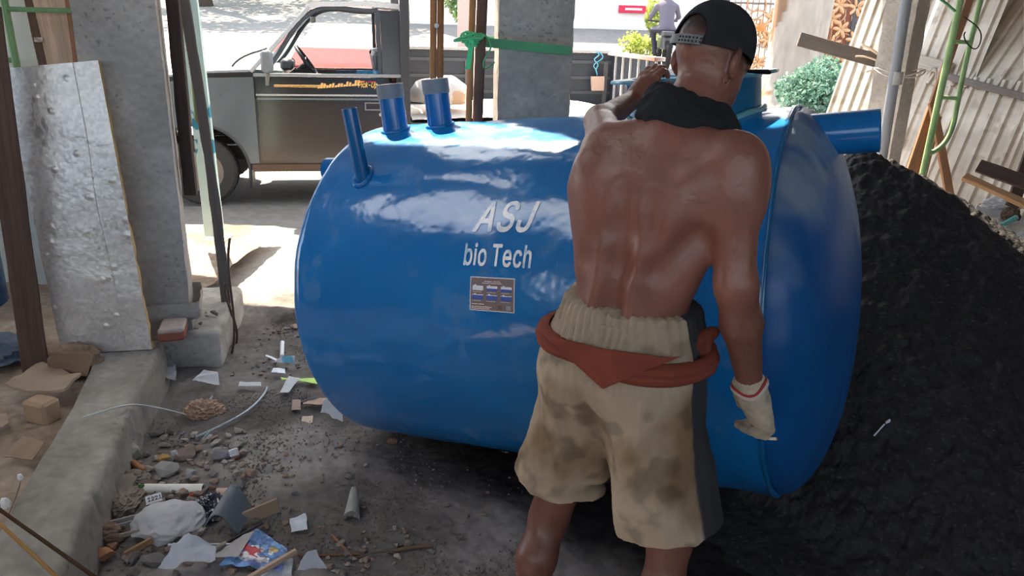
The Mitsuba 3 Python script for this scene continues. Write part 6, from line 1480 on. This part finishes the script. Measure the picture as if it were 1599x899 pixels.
# cloth, slats and bits in the lower left
crumple('cloth_bag', 160, 790, .02, (.13, .30, .10), 'cloth', lin(132, 122, 112), 'flattened grey canvas bag lying along the kerb', 'canvas bag', 661, amp=.22, rot=-.45, freq=4)
crumple('cloth_rag', 202, 790, .02, (.12, .16, .07), 'cloth', lin(142, 130, 118), 'crumpled grey-tan rag right of the canvas bag', 'rag', 662, amp=.45, freq=8)
crumple('cloth_rag', 205, 756, .02, (.13, .10, .06), 'cloth', lin(136, 126, 116), 'dusty rag under the left end of the white pipe', 'rag', 663, amp=.4, freq=8)
crumple('cloth_rag', 150, 840, .02, (.20, .09, .07), 'cloth', lin(128, 108, 94), 'long brown rag above the orange broken brick', 'rag', 664, amp=.35, freq=7)
for i, (a_, b_, c) in enumerate((((172, 816), (236, 800), lin(172, 168, 164)), ((174, 824), (240, 806), lin(150, 150, 150)), ((180, 838), (222, 828), lin(168, 156, 142)))):
    put('slat', bar(gpt(*a_, .025 + .008 * (i == 1)), gpt(*b_, .035 + .008 * (i == 1)), .016, .006), 'matte', c, label=('uppermost', 'middle', 'lowest')[i] + ' of the three thin pale slats left of the plastic bag', cat='slat', smooth=20, vary=.1)
woodboard('stick', gpt(196, 866, .03), gpt(238, 842, .04), .022, .010, 3, label='short brown lath between orange brick and plastic bag', cat='lath', seed=53)
lb_ = thing('printed_label', 'white printed tag reading 1221 below the white pipe', 'label'); q = gpt(240, 778, .04); E = frame([.92, .25, .22], [-.35, .6, .75])
put('tag_paper', place(trimesh.creation.box((.055, .030, .001)), E, q), 'matte', lin(222, 224, 226), lb_, smooth=False)
tx = meshkit.text_mesh('1221', .014, .0006, True); put('digits', place(tx, E, q + E @ np.array([-.022, -.007, .0008])), 'matte', lin(60, 60, 66), lb_, smooth=False)
# by the middle: paper, wires, scraps near the tank
crumple('paper_ball', 320, 648, .0, (.15, .11, .085), 'matte', lin(172, 146, 126), 'crumpled brown paper ball on the dirt right of the kerb', 'paper', 671, amp=.5, freq=9)
sheet_px('paper_sheet', ((300, 604), (346, 606), (342, 590), (318, 586)), .01, 'matte', lin(206, 206, 206), 'bent white paper in front of the column footing', 'paper', 672, amp=.035, freq=9, lift=(0, 0, .02, .03))
put('cable', tube(spline([onz(128, 652, KZ + .01), onz(190, 634, KZ + .03), onz(232, 634, .16), gpt(262, 640, .10), gpt(292, 648, .03)], 40), .004, 7), 'satin', lin(186, 186, 182), label='thin whitish cable running from the kerb to the brown paper ball', cat='cable', smooth=True)
put('packing_strip', tube(spline([gpt(306, 682, .01), gpt(350, 662, .02), gpt(395, 634, .03), gpt(414, 612, .02), gpt(416, 604, .0)], 40), .0055, 6), 'satin', lin(166, 178, 184), label='curved grey packing strip on the dirt left of the tank', cat='strip', smooth=True)
put('packing_strip', bar(gpt(318, 638, .03), gpt(332, 618, .05), .012, .003), 'satin', lin(190, 204, 208), label='short stiff pale strip standing out of the brown paper ball', cat='strip', smooth=20)
put('packing_strip', bar(gpt(316, 686, .012), gpt(330, 672, .02), .010, .003), 'satin', lin(170, 190, 190), label='short pale strip below the brown paper ball', cat='strip', smooth=20)
sheet_px('paper_sheet', ((255, 602), (280, 604), (276, 580), (262, 576)), .01, 'matte', lin(150, 152, 156), 'grey crumpled paper at the foot of the kerb beside the footing', 'paper', 673, amp=.06, freq=10)
put('white_tube', tube([gpt(440, 556, .012), ony(441, 534, gpt(440, 556)[1] + .12)], .011, 10), 'satin', lin(232, 236, 238), label='short white tube standing near the left end of the tank', cat='tube', smooth=40)
sheet_px('carton', ((428, 566), (461, 567), (460, 556), (440, 557)), .015, 'satin', None, 'small white and light blue carton near the left end of the tank', 'carton', 674, amp=.004, lift=(0, 0, .04, .03), th=.004, fun=lambda u, v, P: np.where(((u + .4 * v > .45) & (u + .2 * v < 1.0))[:, None], lin(128, 204, 226), lin(230, 236, 238)))
sheet_px('paper_strip', ((414, 558), (436, 568), (438, 565), (416, 556)), .012, 'satin', lin(216, 220, 222), 'narrow white paper strip left of the blue carton', 'paper', 675, amp=.01)
sheet_px('green_strip', ((438, 592), (497, 603), (494, 592), (440, 596)), .012, 'satin', lin(176, 216, 92), 'lime green plastic strip running under the left end of the tank', 'strip', 676, amp=.012, freq=8)
sheet_px('grey_tape', ((436, 616), (450, 617), (468, 594), (452, 590)), .020, 'satin', lin(176, 178, 180), 'grey piece of tape across the lime green strip', 'tape', 677, amp=.015, freq=8)
sheet_px('white_disc', ((424, 584), (446, 586), (446, 578), (428, 577)), .012, 'satin', lin(216, 224, 232), 'small white lid left of the grey tape', 'lid', 678, amp=.012, th=.003)
sheet_px('cardboard_scrap', ((472, 636), (508, 636), (514, 624), (482, 630)), .012, 'matte', lin(196, 170, 152), 'tan cardboard scrap close to the bottom left of the tank', 'cardboard', 679, amp=.02, vary=.1)
sheet_px('cardboard_scrap', ((456, 644), (470, 644), (470, 628), (457, 628)), .012, 'matte', lin(170, 152, 142), 'squarish tan scrap left of the longer cardboard scrap', 'cardboard', 680, amp=.015, vary=.1)
sheet_px('cardboard_scrap', ((470, 664), (490, 666), (490, 654), (472, 656)), .012, 'matte', lin(204, 186, 168), 'pale torn scrap left of the crushed clear cup by the tank', 'cardboard', 681, amp=.02, vary=.1)
sheet_px('paper_strip', ((372, 606), (408, 606), (408, 600), (374, 599)), .012, 'matte', lin(196, 198, 200), 'pale flat strip left of the lime green strip', 'strip', 682, amp=.012)
sheet_px('paper_scrap', ((426, 708), (440, 714), (438, 698), (430, 694)), .008, 'matte', lin(176, 170, 164), 'whitish torn scrap among the small stones in the middle', 'paper', 683, amp=.02)
sheet_px('paper_scrap', ((476, 714), (486, 716), (484, 700), (478, 698)), .008, 'matte', lin(164, 152, 142), 'narrow brownish scrap on the bare dirt left of the tank', 'paper', 684, amp=.02)
sheet_px('paper_scrap', ((318, 690), (344, 696), (340, 686), (322, 682)), .01, 'matte', lin(184, 178, 174), 'pale flake above the flat grey slab', 'paper', 685, amp=.02)

# loose stones, each its own thing; the fine gravel as one
variants = [shape(stone(700 + k, (1, .8, .62), 14, .3), 'matte', lin(*c), smooth=False, vary=.2, freq=2, seed=k) for k, c in enumerate(((124, 116, 110), (140, 130, 124), (112, 104, 100), (150, 138, 128), (128, 112, 102), (118, 116, 118), (140, 122, 110), (156, 150, 142)))]
g = np.random.default_rng(77); STONES = []
regions = [((360, 500, 470, 590), 60, (.018, .035)), ((196, 670, 400, 790), 104, (.028, .066)), ((130, 770, 470, 899), 46, (.024, .058)), ((400, 690, 600, 760), 36, (.016, .036)), ((480, 820, 690, 899), 50, (.018, .045)), ((250, 470, 360, 520), 12, (.02, .04)), ((620, 700, 830, 899), 16, (.012, .026)), ((420, 600, 560, 700), 10, (.015, .03))]
NAMES = {0: 'near the column footing', 1: 'around the white pipe', 2: 'in the lower left litter', 3: 'in the middle of the dirt floor', 4: 'near the bottom edge left of the man', 5: 'on top of the column footing', 6: 'on the blackened floor beside the man', 7: 'near the bottom left of the tank'}
for ri, ((x0, y0, x1, y1), n, (s0, s1)) in enumerate(regions):
    for _ in range(n):
        px, py = g.uniform(x0, x1), g.uniform(y0, y1)
        if ri == 5:
            p = onz(300 + g.uniform(-26, 40), 505 + g.uniform(-24, 10), .20)
        else:
            p = gpt(px, py)
            if p[0] < np.interp(p[1], A[::-1, 1], A[::-1, 0]) + .05 or (p[0] < -1.42 and p[1] > 3.45): continue
        s = s0 + (s1 - s0) * g.random() ** 1.8; a = g.uniform(0, 6.28)
        M4 = mi.ScalarTransform4f().translate([float(p[0]), float(p[1]), float(p[2] + s * .18)]).rotate([0, 0, 1], math.degrees(a)).rotate([1, 0, 0], float(g.uniform(-25, 25))).scale([s * float(g.uniform(.8, 1.4)), s, s * float(g.uniform(.7, 1.1))])
        vi = int(g.integers(8)); k = key_of('loose_stone'); scene[k] = {**variants[vi], 'to_world': M4}; STONES.append((k, px if ri != 5 else None, py, s, vi, ri))
cand = [(x, y, n) for x, y, n in ((250, 762, 'the white pipe'), (268, 826, 'the white plastic bag'), (352, 806, 'the curled rubber sheet'), (395, 865, 'the blue snack wrapper'), (320, 648, 'the brown paper ball'), (262, 740, 'the big light grey chunk'), (347, 716, 'the flat grey slab'),
        (553, 786, 'the clear cup'), (468, 822, 'the silvery sachet'), (160, 873, 'the orange broken brick'), (350, 770, 'the pinkish card'), (440, 545, 'the white tube'), (467, 598, 'the lime green strip'), (520, 656, 'the crushed clear cup'), (530, 852, 'the reddish splinter'), (640, 856, 'the brown twig'),
        (404, 806, 'the tan board offcut'), (160, 790, 'the canvas bag'), (360, 650, 'the curved packing strip'), (365, 530, 'the rusty rods'), (612, 692, 'the brown clod under the tank'), (320, 596, 'the bent white paper'), (698, 790, 'the lone oblong stone'), (494, 632, 'the long cardboard scrap'), (718, 842, 'the lone rough stone'), (462, 513, 'the pale tan stone'), (545, 746, 'the grey stone above the cup'), (480, 880, 'the clear sachet'))]
HUE = ('grey-brown', 'light grey', 'dark grey', 'tan', 'reddish grey', 'cool grey', 'brown', 'pale')
seen = {}
for k, px, py, s, vi, ri in STONES:
    size = 'tiny' if s < .021 else 'small' if s < .03 else 'larger'
    if px is None: tag(k, f'{size} {HUE[vi]} stone on top of the column footing', 'stone', 'loose stones'); continue
    x, y, n = min(cand, key=lambda c: (c[0] - px) ** 2 + ((c[1] - py) * 1.3) ** 2); dx, dy = px - x, (py - y) * 1.3; r = math.hypot(dx, dy)
    side = ('right of' if dx > 0 else 'left of') if abs(dx) > abs(dy) else ('in front of' if dy > 0 else 'behind')
    lab = f"{size} {HUE[vi]} stone {'close ' if r < 38 else 'well ' if r > 75 else ''}{side} {n}"
    tag(k, lab, 'stone', 'loose stones')
P_, F_ = [], []; at_ = 0
base = [stone(800 + k, (1, .85, .7), 8, .3) for k in range(6)]
for _ in range(9500):
    r = g.random()
    if r < .35: px, py = g.uniform(330, 520), g.uniform(480, 640)
    elif r < .65: px, py = g.uniform(130, 440), g.uniform(640, 899)
    else: px, py = g.uniform(380, 820), g.uniform(660, 899)
    if meshkit.noise(np.array([[px * .018, py * .022, 4.0]]))[0] < .40: continue
    p = onz(px, py, 0)
    if p[0] < np.interp(p[1], A[::-1, 1], A[::-1, 0]) + .03: continue
    if p[0] > -.30 + (2.75 - p[1]) * .72 and g.random() < .93: continue
    m = base[int(g.integers(6))]; s = g.uniform(.004, .015) * (1 + .6 * (g.random() > .90)); a = g.uniform(0, 6.28); c, q = math.cos(a), math.sin(a)
    v = np.asarray(m.vertices) * s @ np.array([[c, q, 0], [-q, c, 0], [0, 0, 1]]) + [p[0], p[1], 0]; P_.append(v); F_.append(np.asarray(m.faces) + at_); at_ += len(v)
V = np.vstack(P_); cz = np.concatenate([np.full(len(v), v[:, 0].mean()) for v in P_]); cy = np.concatenate([np.full(len(v), v[:, 1].mean()) for v in P_]); V[:, 2] += ground_h(cz, cy) + .002
tn = np.concatenate([np.full(len(v), g.uniform(.65, 1.25)) for v in P_])
k = key_of('gravel'); scene[k] = mikit.ply(trimesh.Trimesh(V, np.vstack(F_), process=False), 'matte', smooth=False, color=np.clip(lin(122, 112, 106) * tn[:, None], 0, 1))
tag(k, 'fine gravel and crumbs scattered over the dirt floor', 'gravel', kind='stuff')
